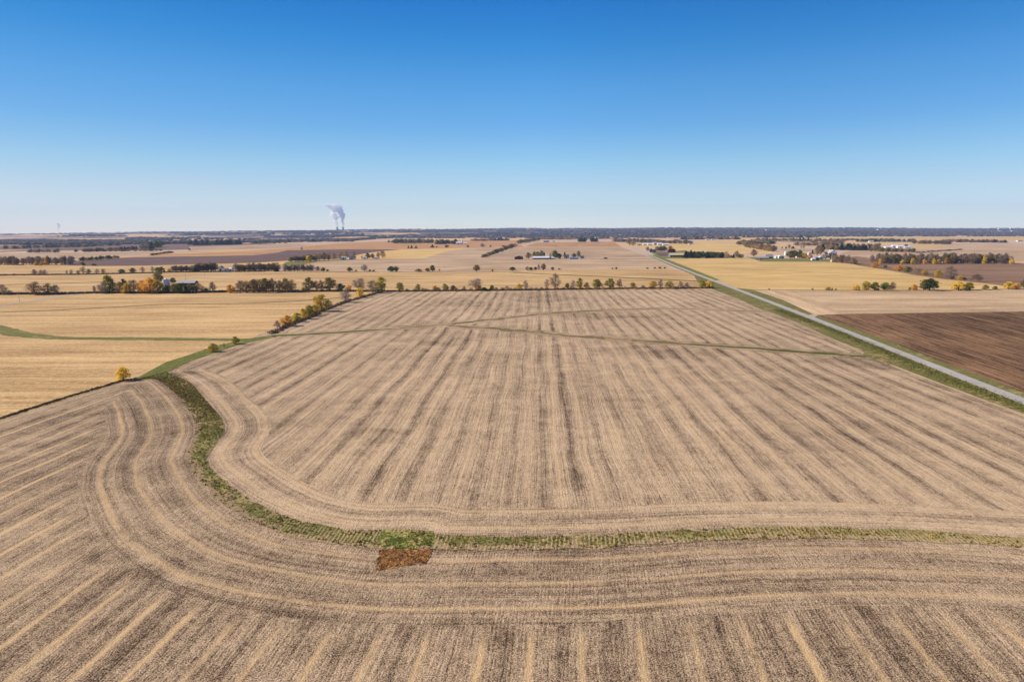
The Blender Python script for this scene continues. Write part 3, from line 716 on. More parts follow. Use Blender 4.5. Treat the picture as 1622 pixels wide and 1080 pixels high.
def tree(x, y, h, kind, label, group=None, w=None, cat=None):
    X, Y = G(x, y); s = mpp(x, y)
    hm = h*s*1.05; wm_ = (w*s*1.24 if w else None)
    small = Y > 1500
    me, cr, W = tree_parts(kind, trnd.randint(0, 3), small)
    sc = hm/10.0; sw = (wm_/W) if wm_ else sc*trnd.uniform(0.9, 1.15)
    rz = trnd.uniform(0, 6.28)
    nm = NAME[kind]
    if kind == 'mauve' and hm < 20: nm = 'short_leafless_tree'  # shorter leafless trees, same mesh and material as the taller ones
    if len(label.replace('-', ' ').split()) > 16: print('LONG', label)
    if hm < 5 and 'bush' not in nm: nm = 'shrub'
    if small:
        o = link(bpy.data.objects.new(nm, me)); o.location = (X, Y, 0); o.rotation_euler = (0, 0, rz); o.scale = (sw, sw, sc)
    else:
        o = empty(nm, (X, Y, 0), rz); o.scale = (sw, sw, sc)
        link(bpy.data.objects.new('trunk', me), o); link(bpy.data.objects.new('crown', cr), o)
    tag(o, label, cat or ('bush' if hm < 8 and kind in ('yellow', 'orange', 'lime') else 'shrub' if hm < 5 else 'tree'), group)
    return o
ORD = ['leftmost', 'second', 'third', 'fourth', 'fifth', 'sixth', 'seventh', 'eighth', 'ninth', 'tenth', 'eleventh', 'twelfth', 'thirteenth', 'fourteenth', 'fifteenth', 'sixteenth', 'seventeenth', 'eighteenth', 'nineteenth', 'twentieth', 'twenty-first', 'twenty-second', 'twenty-third', 'twenty-fourth', 'twenty-fifth', 'twenty-sixth', 'twenty-seventh', 'twenty-eighth', 'twenty-ninth', 'thirtieth', 'thirty-first', 'thirty-second', 'thirty-third', 'thirty-fourth', 'thirty-fifth', 'thirty-sixth', 'thirty-seventh', 'thirty-eighth', 'thirty-ninth', 'fortieth']
def row(where, group, L):
    L = sorted(L, key=lambda t: t[0])
    for i, t in enumerate(L):
        x, y, h, kind = t[:4]; wd = t[4] if len(t) > 4 else None
        o = ORD[i]+(' from left' if i else '')
        tree(x, y, h, kind, '%s, %s %s' % (WORD[kind], o, where), group, wd)
def copse(p0, p1, n, h, kinds, label, group, seed=0, deep=6, w=None):
    """a stand of trees along a pixel segment; deep = depth jitter in metres"""
    r = random.Random(seed+n); a = p0; b = p1; n = int(n*1.35); w = (w or h*0.95)*1.12
    place = label
    for i in range(n):
        t = (i+r.uniform(0.1, 0.9))/n; x = a[0]+(b[0]-a[0])*t; y = a[1]+(b[1]-a[1])*t
        k = r.choice(kinds); hh = h*r.uniform(0.75, 1.15)
        label = WORD[k]+', '+['left end', 'left part', 'middle', 'right part', 'right end'][min(4, int(t*5))]+' of '+place
        o = tree(x, y, hh, k, label, group, (w or h*0.95)*r.uniform(0.8, 1.25), 'tree')
        o.location.y += r.uniform(0, deep)

# left fence line and the lane
tree(195, 602, 21, 'yellow', 'large golden bush on the fence line where the grass lane begins', w=22)
tree(338, 557, 13, 'yellow', 'dusty yellow bush on the grass lane, nearer of the two there', w=14)
tree(373, 545, 12, 'lime', 'yellow-green bush on the grass lane, farther of the two there', w=12)
tree(355, 551, 9, 'greybare', 'thin dead sapling between the two bushes on the grass lane', w=3)
row('in the slanting hedge beside the pale field', 'bushes in the slanting hedge', [(439,520,13,'bare',11),(455,516.5,17,'orange',19),(470,509.5,14,'lime',13),(481,505.5,17,'yellow',13),(490,500.5,17,'lime',15),(499,498,15,'yellow',13),(509,493,26,'yellow',25),(523,489,14,'greybare',10),(548,479,21,'greybare',20),(570,471.5,16,'yellow',11)])
row('in the middle tree line behind the pale field', 'trees in the middle tree line', [(603,461.5,22,'lime',19),(590,464,21,'greybare',19),(633,460.3,13,'lime',13),(662,460.3,10,'lime',9),(689,460,8,'orange',7),(705,460,10.5,'lime',10),(718,460,8,'green',9),(735,460,7,'bare',6),(754,460,20,'greybare',20),(758,460.5,8,'orange',9),(767,461,6,'green',9),(779,459.5,8,'lime',8),(803,459.5,7,'bare',8),(822,457.5,8,'yellow',11),(832,458.3,15,'bare',10),(866,458,17,'bare',9),(879,458,26,'bare',19),(898,457.5,9,'lime',8),(908,457.5,15,'bare',9),(918,456.8,16,'lime',10),(929,456.8,9,'yellow',10),(946,456.4,14,'lime',15),(966,456.2,15,'lime',16),(981,456.2,15,'bare',12),(1002,456,9,'yellow',9),(1018,456,5,'bare',9),(1035,456,11,'yellow',13),(1046,456,14,'bare',9),(1060,456,11,'lime',13),(1078,456,11,'bare',10),(1088,456,9,'bare',9),(1112,456.5,12,'lime',12),(1123,456.5,12,'yellow',13)])
row('in the tall row left of the middle', 'trees in the tall left row', [(365,464,13,'orange',12),(381,463.5,20,'bare',17),(391,463.5,20,'brown',16),(402,463.5,21,'olive',16),(412,463.5,22,'brown',16),(422,463.5,23,'olive',17),(433,463.2,23,'brown',17),(443,463,20,'bare',13),(452,463,22,'olive',16),(462,463,21,'brown',15),(480,461.5,7,'yellow',5),(490,461.5,22,'olive',19),(501,461.5,18,'bare',11),(509,461.5,18,'brown',11),(523,461.5,22,'olive',20),(540,461,12,'olive',14),(553,461,10,'orange',8),(569,461,21,'greybare',20)])
row('in the sparse row on the far left', 'bare trees on the far left', [(-22,467,18,'bare',18),(4,467,17,'bare',17),(16,467,8,'bare',8),(55,467,21,'brown',23),(76,466.7,19,'brown',17),(88,466.5,16,'bare',14)])
# farmstead on the left
row('around the grain bin farmstead', 'trees around the grain bin farmstead', [(150,465,13,'bare',6),(162,465,17,'greybare',14),(173,463.5,27,'lime',20),(179,460.5,15,'conifer',13),(190,464.5,19,'brown',15),(196,462,20,'green',11),(201,465,17,'yellow',14),(212,464.5,22,'brown',17),(226,464.5,20,'orange',15),(238,464.5,24,'orange',21),(250,464.5,21,'yellow',17),(251,449,20,'olive',15),(265,464.5,13,'green',14),(276,464.5,15,'olive',13),(289,464.5,16,'green',18),(301,464,14,'olive',15),(282,462,13,'olive',13),(307,463.5,12,'green',12),(314,463,15,'brown',13),(321,463.5,11,'bare',11),(327,463,7,'green',7),(337,463,17,'bare',13),(274,449,9,'olive',9)])
# second left line
row('along the far left fence line', 'small trees on the far left fence line', [(22,436.3,3,'olive',6),(55,436,9.5,'bare',9),(65,436,9,'bare',9),(71,436,9.5,'bare',8),(106,435.5,8,'greybare',4),(113,435.5,9,'greybare',6),(124,435,7,'bare',7),(132,434.5,13,'greybare',9),(141,434.5,9,'bare',9),(154,434,9,'bare',8),(164,434,9,'bare',8),(193,433.2,7,'green',9.5),(210,432.8,8.5,'olive',9.5),(226,432.2,10,'greybare',9),(242,431.5,10,'greybare',7),(250,431.5,8,'green',10),(256,431.5,9,'lime',10),(268,431.5,6,'yellow',6)])
copse((272,430.5),(306,430),9,9,['brown','bare','mauve','olive'],'the low belt left of the white farmhouse','trees left of the white farmhouse',1,w=10)
copse((308,430.5),(342,429.5),10,13,['brown','mauve','conifer','mauve'],'the tall belt beside the white farmhouse','tall trees beside the white farmhouse',2,w=11)
copse((372,430),(442,429.5),18,13,['brown','bare','olive','bare'],'the pale belt right of the white farmhouse','trees right of the white farmhouse',3,w=10)
tree(438,430.3,7,'conifer','squat dark evergreen in front of the pale brown belt',w=9)
copse((447,430),(497,429.5),16,10.5,['bare','mauve'],'the evenly planted windbreak','windbreak trees',4,w=6.5)
row('on the field edge beyond the left tall row', 'small trees on the field edge', [(503,429.5,8,'bare',9),(512,430.2,6.5,'green',7),(519,430,3.5,'olive',5),(554,430.2,7,'green',8),(564,430.2,3,'olive',4),(577,430,11,'greybare',12),(586,430.2,3.5,'olive',4),(592,430.2,3,'olive',4),(619,430.6,8.5,'green',11),(627,430.6,8.5,'green',9),(663,430.8,5,'olive',11),(677,430.5,6,'olive',8),(685,430.2,10,'olive',8),(696,429.6,4,'bare',4),(755,430,10.5,'olive',10),(780,430,4,'lime',4),(812,429,6,'green',10),(835,429,7,'bare',8),(841,428.5,5.5,'green',6),(848,428.3,5.5,'green',6),(853,428.2,10.5,'bare',5),(861,428.2,10.5,'olive',8),(875,428,5,'green',5),(886,427.5,2.5,'olive',4),(970,426.5,2.5,'olive',3),(976,426.6,3.5,'green',4),(1025,426,2.5,'olive',4),(1037,426,3,'olive',4),(1045,426,3.5,'olive',5),(1053,426,3,'green',4)])
copse((-60,420.5),(103,420),38,13,['mauve','mauve','bare','mauve'],'the copse at the left edge','trees of the left edge copse',5,deep=60,w=9)
row('among the bare copse at the left edge', 'yellow trees in the left edge copse', [(58,420.8,7,'yellow',7),(66,420.8,6.5,'yellow',6),(74,420,13,'orange',6)])
copse((124,413.5),(186,409.5),14,5.5,['olive','green','brown','olive'],'the hedge below the pale left field','hedge trees below the pale left field',6,w=5)
row('on the edge of the dark soil field', 'shrubs on the dark soil field edge', [(131,421,6,'olive',9),(149,421,3.5,'green',7),(145,412,4,'olive',4)])
copse((236,405.2),(274,400.5),8,3.5,['green','olive'],'the tiny hedge above the dark field','tiny hedge trees above the dark left field',7,w=5)
tree(478,396.5,6,'bare','lone bare tree on the brow of the dark soil field',w=4)
tree(300,396.5,3,'olive','small dark bush left of a pair on the far pale field',w=4)
# wooded band far left (trees one can still tell apart)
copse((40,400.5),(88,400.2),12,5.5,['mauve','bare'],'the grey scrub above the pale left field','grey scrub trees above the pale left field',8,deep=60,w=7)
copse((118,400),(186,397.5),18,6,['mauve','brown','olive'],'the long scrub band on the left','scrub trees in the long left band',9,deep=60,w=6)
copse((186,396.5),(216,395),11,5,['conifer','conifer','olive'],'the row beside the long scrub band','evergreens beside the long scrub band',10,w=4)
copse((222,396.5),(250,391),10,10,['conifer','green','olive','mauve'],'the far clump on the left','trees of the far left clump',11,deep=80,w=8)
copse((0,394.5),(140,391.5),26,5,['green','mauve','olive','mauve'],'the uppermost left hedge line','trees of the uppermost left hedge line',12,deep=60,w=6)
copse((298,388.8),(378,387.8),22,7.5,['conifer','green','mauve','conifer'],'the long far plantation','trees of the long far plantation',13,deep=60,w=7)
# houses in the middle left
copse((458,415),(498,413.8),11,10,['brown','olive','bare'],'the grove left of the white houses','trees left of the white houses',14,deep=20,w=9)
row('around the white houses in the middle left', 'trees around the white houses', [(489,414.5,10,'yellow',8),(506,412.5,12,'brown',9),(513,412.5,13,'brown',9),(520,412.5,12,'brown',9),(529,411.5,11,'brown',7),(539,411,13,'brown',8),(548,411,14,'brown',9),(561,411.2,13,'bare',7),(573.5,410,5,'mauve',4),(583,409.8,9,'lime',8),(590,409.8,8,'olive',8),(599,409.5,10,'brown',6),(606,409,13.5,'brown',9)])
row('in the far hedge above the middle', 'small far trees above the middle', [(616,383.8,3.5,'conifer',4.5),(647,393.5,4,'conifer',4),(652,393.3,4.5,'conifer',5),(659,393.3,3.5,'conifer',6),(685,392.3,4.5,'conifer',8),(692,392.3,2.5,'olive',3),(708,392.3,4.2,'green',7),(741,392,3.7,'olive',4),(764,391.6,6,'mauve',8),(777,391.6,3.2,'olive',4),(798,391.6,3,'green',5)])
copse((622,385.8),(684,385.6),18,7,['olive','brown','green'],'the far windbreak','trees of the far windbreak',15,deep=30,w=7)
copse((690,387),(724,386.8),10,7,['green','olive','brown','conifer'],'the grove left of the far white farm','grove trees left of the far white farm',16,deep=30,w=7)
copse((766,408.6),(816,391.5),15,6.5,['olive','brown','green'],'the climbing diagonal hedge','diagonal hedge trees',17,deep=10,w=7)
copse((820,386.5),(852,382),12,6,['olive','brown','green'],'the clump atop the diagonal hedge','clump trees atop the diagonal hedge',18,deep=60,w=6)
# farm in the centre
row('behind the long white roofed barn', 'trees around the centre farm', [(837,410.3,11,'brown',9),(846,409.5,11,'olive',8),(852,409.5,11,'olive',8),(858,409,12,'olive',6),(872,409,9,'bare',5),(879,410,14,'green',9),(885.5,410,8.5,'green',8),(894.5,407,7.5,'conifer',5),(909.5,408.2,7,'green',6.5),(916.5,407.7,10.5,'mauve',7.5)])
copse((916,383.3),(929,383.3),8,6.5,['conifer','green'],'the left far grove','left far grove',19,deep=60,w=4.5)
copse((936,383.2),(947,383.2),7,6.5,['conifer','green'],'the right far grove','right far grove',20,deep=60,w=4.5)
copse((973,383.5),(1098,387),40,6,['mauve','brown','mauve','olive'],'the belt behind the white sheds','belt behind the white sheds',21,deep=120,w=7)
row('beside the distant road', 'trees beside the distant road', [(997,388.5,9,'brown',9),(1003,389.5,9,'brown',9),(1025.5,397.8,7,'brown',6),(1062,394.5,5,'olive',8)])
copse((1041,398),(1056,397.5),6,8,['brown','mauve'],'the group left of the red barn','trees left of the red barn',22,deep=20,w=7)
copse((1088,409),(1112,409.3),7,10.5,['green','conifer','conifer'],'the dark trees near the long shed','dark trees near the long shed',23,deep=25,w=9)
copse((1115,409),(1150,408.8),10,9.5,['green','conifer','brown','conifer'],'the belt behind the golden field','middle belt trees',24,deep=25,w=9)
row('at the right end of the golden field belt', 'right end belt trees', [(1150,408.5,11,'bare',9),(1153,408.6,6,'yellow',6),(1158,408.4,5,'yellow',6),(1167,408.6,11.5,'brown',8),(1162,408.8,6,'conifer',6),(1171,408.7,6,'green',6),(1175,408.7,6,'lime',7),(1194,406.5,12,'brown',11)])
copse((1184,392),(1232,399.5),18,9,['brown','mauve','brown','olive'],'the sloping far copse','trees of the sloping far copse',25,deep=50,w=9)
row('on the distant pale field', 'distant pale field row', [(1239,393.5,2.5,'conifer',3),(1245,393.8,3,'conifer',4),(1250,393.8,7,'mauve',5),(1256,394,3.8,'conifer',7),(1269,394,6,'bare',4),(1273,394,7,'bare',5)])
row('around the right farmstead', 'trees around the right farmstead', [(1252,409.5,12,'olive',11),(1258,409.5,12.5,'olive',11),(1266,409,13,'green',9),(1271,409.5,9.5,'yellow',8),(1276,410,8.5,'lime',8),(1283,410.3,7.5,'orange',8.5),(1287,402.5,6.5,'conifer',5),(1294,405,15,'brown',9),(1300,404,14,'brown',9),(1303,399.5,9,'conifer',6),(1308,411,12,'mauve',9),(1315,411,11,'mauve',9),(1323,413,11,'mauve',9)])
copse((1328,416),(1358,419),14,12,['bare','mauve','brown','bare'],'the scrub right of the white barn','shrub trees right of the white barn',26,deep=25,w=10)
copse((1310,396),(1400,397.5),24,8.5,['brown','olive','mauve','conifer'],'the wood behind the white barn','wood behind the white barn',27,deep=80,w=9)
copse((1386,398.5),(1452,400),20,6,['mauve','olive','brown'],'the band below the white complex','band below the white complex',28,deep=40,w=7)
copse((1452,401),(1522,396.5),14,2.6,['mauve','brown'],'the thin hedge right of the complex','thin hedge right of the complex',29,w=6)
copse((1342,391.5),(1396,391),20,5.5,['mauve','bare'],'the even row left of the complex','even row left of the complex',30,deep=40,w=5)
copse((1455,386.5),(1520,387.5),18,6,['mauve','brown','mauve'],'the upper right wood','upper right wood',31,deep=90,w=7)
copse((1365,383.5),(1455,383.5),26,4.6,['mauve','conifer','green'],'the farthest right tree line','farthest right tree line',32,deep=90,w=6)
copse((1500,383.8),(1600,384.8),32,4.8,['mauve','brown','conifer'],'the far right tree line','far right tree line',33,deep=90,w=6)
copse((1182,384.5),(1225,385.5),14,5,['mauve','brown'],'the trees above the sloping copse','trees above the sloping copse',34,deep=90,w=7)
copse((1395,418),(1613,418),74,13.5,['mauve','mauve','bare','mauve','brown','olive'],'the long rectangular copse','trees of the long copse',35,deep=60,w=8.5)
copse((1400,417),(1608,416.5),34,14.5,['mauve','brown','mauve'],'the long rectangular copse','trees of the long copse',36,deep=60,w=9)
row('fronting the long rectangular copse', 'yellow trees of the long copse', [(1394,418.5,9,'orange',5),(1429,418.4,7.5,'yellow',5),(1446,418.4,10,'yellow',8),(1464,418.4,8,'orange',6),(1479,418.4,9.5,'yellow',6),(1486,418.4,7,'yellow',6),(1498,418.4,10,'orange',5),(1559,418.4,13,'yellow',6),(1602,418.4,9,'yellow',7)])
row('in the diagonal row above golden field', 'diagonal row above the golden field', [(1386,424,8,'orange',11),(1395,424.5,14,'bare',4),(1402,425.3,6,'olive',7),(1425,429,9,'orange',14),(1438,431.3,9,'lime',13),(1454,434,10,'bare',13),(1465,435.8,9,'yellow',9),(1486,439.3,11.5,'yellow',13),(1505,442,21,'greybare',20),(1508,442,5,'green',7),(1521,443.3,7,'yellow',8),(1527,443.3,4,'green',7),(1547,446.3,12.5,'bare',20)])
row('along the fence right of the road', 'fence line right of the road', [(1218,459.3,2.5,'olive',3),(1287,459.8,4,'bare',4.5),(1311,460,6,'yellow',8),(1318,460,4.5,'bare',4),(1324,460,3,'olive',3),(1356,460,8.5,'yellow',11),(1372,460,15,'lime',13),(1385,460,13,'lime',13),(1402,460,12.5,'green',14),(1414,460,14,'bare',11),(1441,460,5,'olive',5),(1448,460,10,'orange',10),(1463,460,14,'olive',13),(1472,460,19,'green',24),(1518,460,14,'yellow',18),(1535,460,13,'lime',15),(1561,459.3,8,'olive',11),(1576,459,6,'olive',7),(1597,458.3,12,'yellow',15),(1610,458,9,'orange',12),(1622,458,15,'olive',14)])

# more broken tree cover between the farms and the far woods
copse((1082,379.5),(1175,379.5),24,4.2,['mauve','conifer','brown'],'the thin line above the road end','thin line above the road end',41,deep=150,w=7)
copse((1170,388),(1232,387),14,5.5,['mauve','brown','olive'],'the loose wood above the sloping copse','loose wood above the sloping copse',42,deep=90,w=8)
copse((1205,382),(1345,382.5),32,4.6,['mauve','conifer','brown','mauve'],'the broken line right of the road end','broken line right of the road end',43,deep=150,w=7)
copse((1262,389.5),(1340,389.5),14,6,['mauve','bare','brown'],'the loose trees above the white barn','loose trees above the white barn',44,deep=60,w=8)
copse((1180,376.5),(1300,376.8),20,3.0,['mauve','conifer'],'the hazy line under the right woods','hazy line under the right woods',45,deep=150,w=9)
copse((1290,385.5),(1345,386),10,6,['mauve','brown'],'the clump left of the far tree line','clump left of the far tree line',46,deep=90,w=8)
copse((1322,380.8),(1420,380.8),14,2.8,['mauve','green'],'the low hedge on the golden strip','low hedge on the golden strip',47,deep=60,w=7)
copse((746,381.8),(806,381),12,3.6,['mauve','conifer','brown'],'the dark line beyond the far white farm','dark line beyond the far white farm',48,deep=90,w=8)
copse((850,379.5),(905,379.8),12,3.4,['mauve','brown'],'the low trees beyond the blue roofed barn','low trees beyond the blue barn',49,deep=90,w=8)
copse((455,384.2),(560,382.8),16,3.4,['mauve','conifer','olive'],'the low hedge right of the far plantation','low hedge right of the plantation',50,deep=120,w=8)
copse((395,386.3),(450,385.5),8,2.4,['green','olive'],'the tiny bushes right of the far plantation','tiny bushes right of the plantation',51,deep=60,w=6)
copse((60,392),(180,389.5),20,4,['mauve','green'],'the upper broken hedge on the left','upper broken hedge on the left',52,deep=120,w=8)
copse((128,398.8),(250,398),18,3.5,['olive','mauve'],'the low hedge below the far left clump','low hedge below the far left clump',53,deep=40,w=7)
copse((640,461),(1100,457.5),34,4.5,['bare','brown','greybare'],'the low scrub under the middle tree line','low scrub of the middle tree line',54,deep=4,w=7)

# far wooded country: clumps too many to count
def far_woods():
    r = np.random.default_rng(5); ico = bpy.data.meshes.new('tmp'); bm = bmesh.new(); bmesh.ops.create_icosphere(bm, subdivisions=2, radius=1.0); bm.to_mesh(ico); bm.free()
    n = len(ico.vertices); base = np.zeros(n*3); ico.vertices.foreach_get('co', base); base = base.reshape(-1, 3)
    tri = np.array([list(p.vertices) for p in ico.polygons]); bpy.data.meshes.remove(ico)
    keep = base[:, 2] > -0.35
    N = 15000
    D = np.exp(r.uniform(math.log(5000), math.log(22500), N*4)); X = D*r.uniform(-1.05, 1.05, N*4)
    Z = terr(X, D); hh = r.uniform(9, 17, N*4)
    v = (MI @ np.stack([X, D, Z-H])); px = 811+F*v[0]/-v[2]; py = 540-F*v[1]/-v[2]
    hp = 14*F/D
    front = np.interp(px, [-700, 0, 250, 420, 560, 620, 800, 960, 1060, 1180, 1342, 1400, 2400], [389, 388.5, 387, 384.5, 381.5, 377.5, 377.5, 377.5, 377, 375.2, 375.2, 374.8, 374.2])
    ok = (py < front)
    n1 = vnoise(X/1100, D/1400, 3)*0.6+vnoise(X/420, D/500, 4)*0.4
    ok &= (n1 > 0.36+0.06*(px < 620)) | (py > front-3.0)
    # clearings seen as tan strips
    for (x0, x1, y0, y1) in [(-200,90,373.5,378.8),(85,200,375.5,378.8),(200,290,372.5,375),(30,110,371.8,373),(320,420,373.5,375.5),(440,500,371.5,373),(575,640,368,371.8),(640,760,368.2,370.4),(812,842,368,370.2),(890,925,363.3,364.9),(900,925,367.6,368.6),(1150,1162,362.8,363.8),(1212,1232,363.4,365),(1250,1262,365.2,366.2),(1000,1007,364.5,366),(1391,1398,362.8,364)]:
        ok &= ~((px > x0) & (px < x1) & (py > y0) & (py-hp*0.85 < y1))
    idx = np.where(ok)[0][:N]
    m = len(idx); V = np.zeros((m, n, 3), np.float32)
    for k, i in enumerate(idx):
        s = D[i]/9000; wx = r.uniform(14, 34)*(0.7+0.5*s); wy = r.uniform(12, 30)
        jit = 1+r.normal(0, 0.16, (n, 1)); p = base*jit*np.array([wx, wy, hh[i]*0.62]); p[:, 2] += hh[i]*0.42
        V[k] = p+np.array([X[i], D[i], Z[i]])
    T = (tri[None]+np.arange(m)[:, None, None]*n).reshape(-1, 3)
    mt = Mat('far_wood', 0.95, 0.05); Xs, Ys, Zs = mt.pos()
    a = mt.noise(mt._p, 0.006, 4, 0.75); b = mt.noise(mt._p, 0.05, 3, 0.7)
    c = mt.mix(C(58, 50, 46), C(100, 86, 76), ((a-0.5)*1.2+(b-0.5)*1.6+0.5).step(0.1, 0.9))
    c = mt.mix(c, C(50, 60, 42), mt.noise(mt._p, 0.0022, 3, 0.6).step(0.56, 0.62)*0.8)
    c = mt.mix(c, C(150, 108, 60), mt.noise(mt._p, 0.004, 3, 0.7).step(0.64, 0.7)*0.5)
    mt.color(c)
    o = obj_me('far_woodland', mesh_np('far_woodland', V.reshape(-1, 3), T, mt.m)); tag(o, 'bluish wooded country spread below the horizon', 'woodland', kind='stuff')
far_woods()

# ------------------------------------------------------------------ buildings
BM = {k: flat_mat('paint_'+k, c, 0.6, 0.06, 0.4) for k, c in {'white': C(226,226,222), 'red': C(120,32,36), 'grey': C(140,142,146), 'slate': C(78,82,92), 'cream': C(214,196,150), 'blue': C(96,120,150), 'yellowroof': C(206,184,126), 'greyroof': C(166,166,164), 'dark': C(36,32,32), 'brightroof': C(222,224,230), 'rust': C(150,62,50), 'tanwall': C(180,164,140), 'green': C(84,100,70)}.items()}
BM['steel'] = flat_mat('steel', C(176, 182, 190), 0.35, 0.06, 0.8, 0.5, 0.6)
BM['glass'] = flat_mat('glass', C(50, 60, 74), 0.2, 0.05, 0.5, 0.6)
def building(name, x0, x1, yb, hpx, wall, roof, label, cat, rise=0.35, depth=None, rz=0, style='gable', doors=1, windows=3, chimney=False, door='dark', group=None, eave=None):
    """x0..x1 pixel span of the front, yb the base row, hpx total height in pixels"""
    xc = (x0+x1)/2; s = mpp(xc, yb); W = (x1-x0)*s; Hh = hpx*s; D = depth or max(8.0, min(W*0.6, 16)); X, Y = G(xc, yb)
    e = empty(name, (X, Y+D/2, 0), rz); tag(e, label, cat, group)
    hw = Hh*(1-rise); a = W/2; b = D/2
    m = MB()
    if style == 'gable':                          # ridge along x
        m.box(-a, a, -b, b, 0, hw); m.add([(-a, -b, hw), (-a, b, hw), (-a, 0, Hh-0.25)], [(0, 2, 1)]); m.add([(a, -b, hw), (a, b, hw), (a, 0, Hh-0.25)], [(0, 1, 2)])
        m.build('wall', BM[wall], e)
        rf = MB(); o = 0.5; t = 0.25; zz = hw-o*(Hh-hw)/b
        rf.add([(-a-o, -b-o, zz), (a+o, -b-o, zz), (a+o, 0, Hh), (-a-o, 0, Hh), (-a-o, -b-o, zz+t), (a+o, -b-o, zz+t), (a+o, 0, Hh+t), (-a-o, 0, Hh+t), (-a-o, b+o, zz), (a+o, b+o, zz), (-a-o, b+o, zz+t), (a+o, b+o, zz+t)],
               [(0, 3, 2, 1), (4, 5, 6, 7), (0, 1, 5, 4), (7, 6, 11, 10), (3, 8, 9, 2), (8, 10, 11, 9), (0, 4, 7, 3), (3, 7, 10, 8), (1, 2, 6, 5), (2, 9, 11, 6)])
        rfo = rf.build('roof', BM[roof], e)
    elif style == 'front':                        # gable end faces the viewer
        m.box(-a, a, -b, b, 0, hw); m.add([(-a, -b, hw), (a, -b, hw), (0, -b, Hh-0.25)], [(0, 1, 2)]); m.add([(-a, b, hw), (a, b, hw), (0, b, Hh-0.25)], [(0, 2, 1)])
        m.build('wall', BM[wall], e)
        rf = MB(); o = 0.5; t = 0.25; zz = hw-o*(Hh-hw)/a
        for sx in (-1, 1):
            q = [(sx*(a+o), -b-o, zz), (sx*(a+o), b+o, zz), (0, b+o, Hh), (0, -b-o, Hh)]
            q2 = [(x, y, z+t) for x, y, z in q]; rf.add(q+q2, [(0, 1, 2, 3), (4, 7, 6, 5), (0, 4, 5, 1), (0, 3, 7, 4), (1, 5, 6, 2)])
        rfo = rf.build('roof', BM[roof], e)
    else:                                         # arched roof, arch seen from the front
        m.box(-a, a, -b, b, 0, hw*0.75); m.build('wall', BM[wall], e)
        rf = MB(); k = 10; vs_ = []
        for yy in (-b-0.3, b+0.3):
            for i in range(k+1):
                t = math.pi*i/k; vs_.append((-(a+0.2)*math.cos(t), yy, hw*0.75+(Hh-hw*0.75)*math.sin(t)))
        fs = [(i, i+1, k+2+i, k+1+i) for i in range(k)]+[tuple(range(k, -1, -1)), tuple(range(k+1, 2*k+2))]
        rf.add(vs_, fs); rfo = rf.build('roof', BM[roof], e)
    dn = max(1, doors); dw = min(4.0, W*0.25)
    for i in range(doors):
        d = MB(); cx = -a+W*(i+0.5)/doors; d.box(cx-dw/2, cx+dw/2, -b-0.12, -b+0.05, 0, hw*0.78); d.build('door', BM[door], e)
    for i in range(windows):
        cx = -a+W*(i+0.5)/windows
        if doors and abs(((cx+a)/W*doors) % 1-0.5)*W/doors < dw/2+0.7: continue
        q = MB(); q.box(cx-0.6, cx+0.6, -b-0.1, -b+0.04, hw*0.45, hw*0.78); q.build('window', BM['glass'], e)
    if chimney:
        c = MB(); c.box(a*0.3, a*0.3+0.8, -0.4, 0.4, Hh-0.6, Hh+1.4); c.build('chimney', BM['rust'], rfo)
    return e
def silo(name, x, yb, wpx, hpx, mat, roofm, label, cat='silo', dome=False, group=None):
    s = mpp(x, yb); r = wpx*s/2; h = hpx*s; X, Y = G(x, yb); e = empty(name, (X, Y, 0)); tag(e, label, cat, group)
    hw = h*(0.86 if not dome else 0.9); b = MB(); prof = [(r, 0)]
    k = max(3, int(hw/1.2))
    for i in range(1, k): prof += [(r, hw*i/k-0.05), (r+0.06, hw*i/k), (r, hw*i/k+0.05)]
    prof += [(r, hw)]; b.lathe(prof, 24); b.build('wall', BM[mat], e, True)
    f = MB()
    if dome: f.lathe([(r+0.1, hw)]+[((r+0.1)*math.cos(t*math.pi/12), hw+(h-hw)*math.sin(t*math.pi/12)) for t in range(1, 6)]+[(0.02, h)], 24)
    else: f.lathe([(r+0.3, hw-0.1), (r*0.15, h-0.3), (r*0.15, h), (0.02, h+0.1)], 24)
    f.build('roof', BM[roofm], e, True)
    l = MB(); l.box(-0.25, 0.25, -r-0.25, -r-0.1, 0.3, hw); l.build('ladder', BM['grey'], e)
    return e

silo('grain_bin', 263.5, 452.5, 11, 11, 'steel', 'steel', 'silver round grain bin with cone roof among the orange trees', 'grain bin')
building('machine_shed', 283, 308, 452.5, 7.6, 'dark', 'greyroof', 'long grey arch roofed shed right of the silver grain bin', 'shed', rise=0.45, doors=2, windows=0)
building('small_shed', 274, 281, 453.5, 4, 'tanwall', 'green', 'low tan lean-to shed between the grain bin and arched shed', 'shed', doors=1, windows=0)
building('farmhouse', 346, 353, 429.8, 8, 'white', 'slate', 'white two storey farmhouse with dark roof on the side road', 'house', windows=3, chimney=True, style='front')
building('garage', 355, 361, 430.5, 5, 'white', 'slate', 'small white garage right of the side road farmhouse', 'garage', windows=0)
building('shed', 362, 368, 429.5, 5.5, 'white', 'brightroof', 'white shed with bright roof at the right of the side road farmhouse', 'shed', windows=1)
building('white_house', 540, 548, 411.5, 5.5, 'white', 'greyroof', 'white house on the green lawn, left of the middle left pair', 'house', windows=4, chimney=True)
building('white_house', 553, 562, 411.3, 5, 'white', 'slate', 'white bungalow on the green lawn, right of the middle left pair', 'house', windows=4)
building('outbuilding', 573.5, 581, 410.3, 3.5, 'white', 'greyroof', 'long low white outbuilding right of the bungalow', 'shed', windows=0)
building('garden_shed', 592, 600, 410.2, 2.6, 'grey', 'greyroof', 'low grey shed at the right end of the lawn houses', 'shed', windows=0)
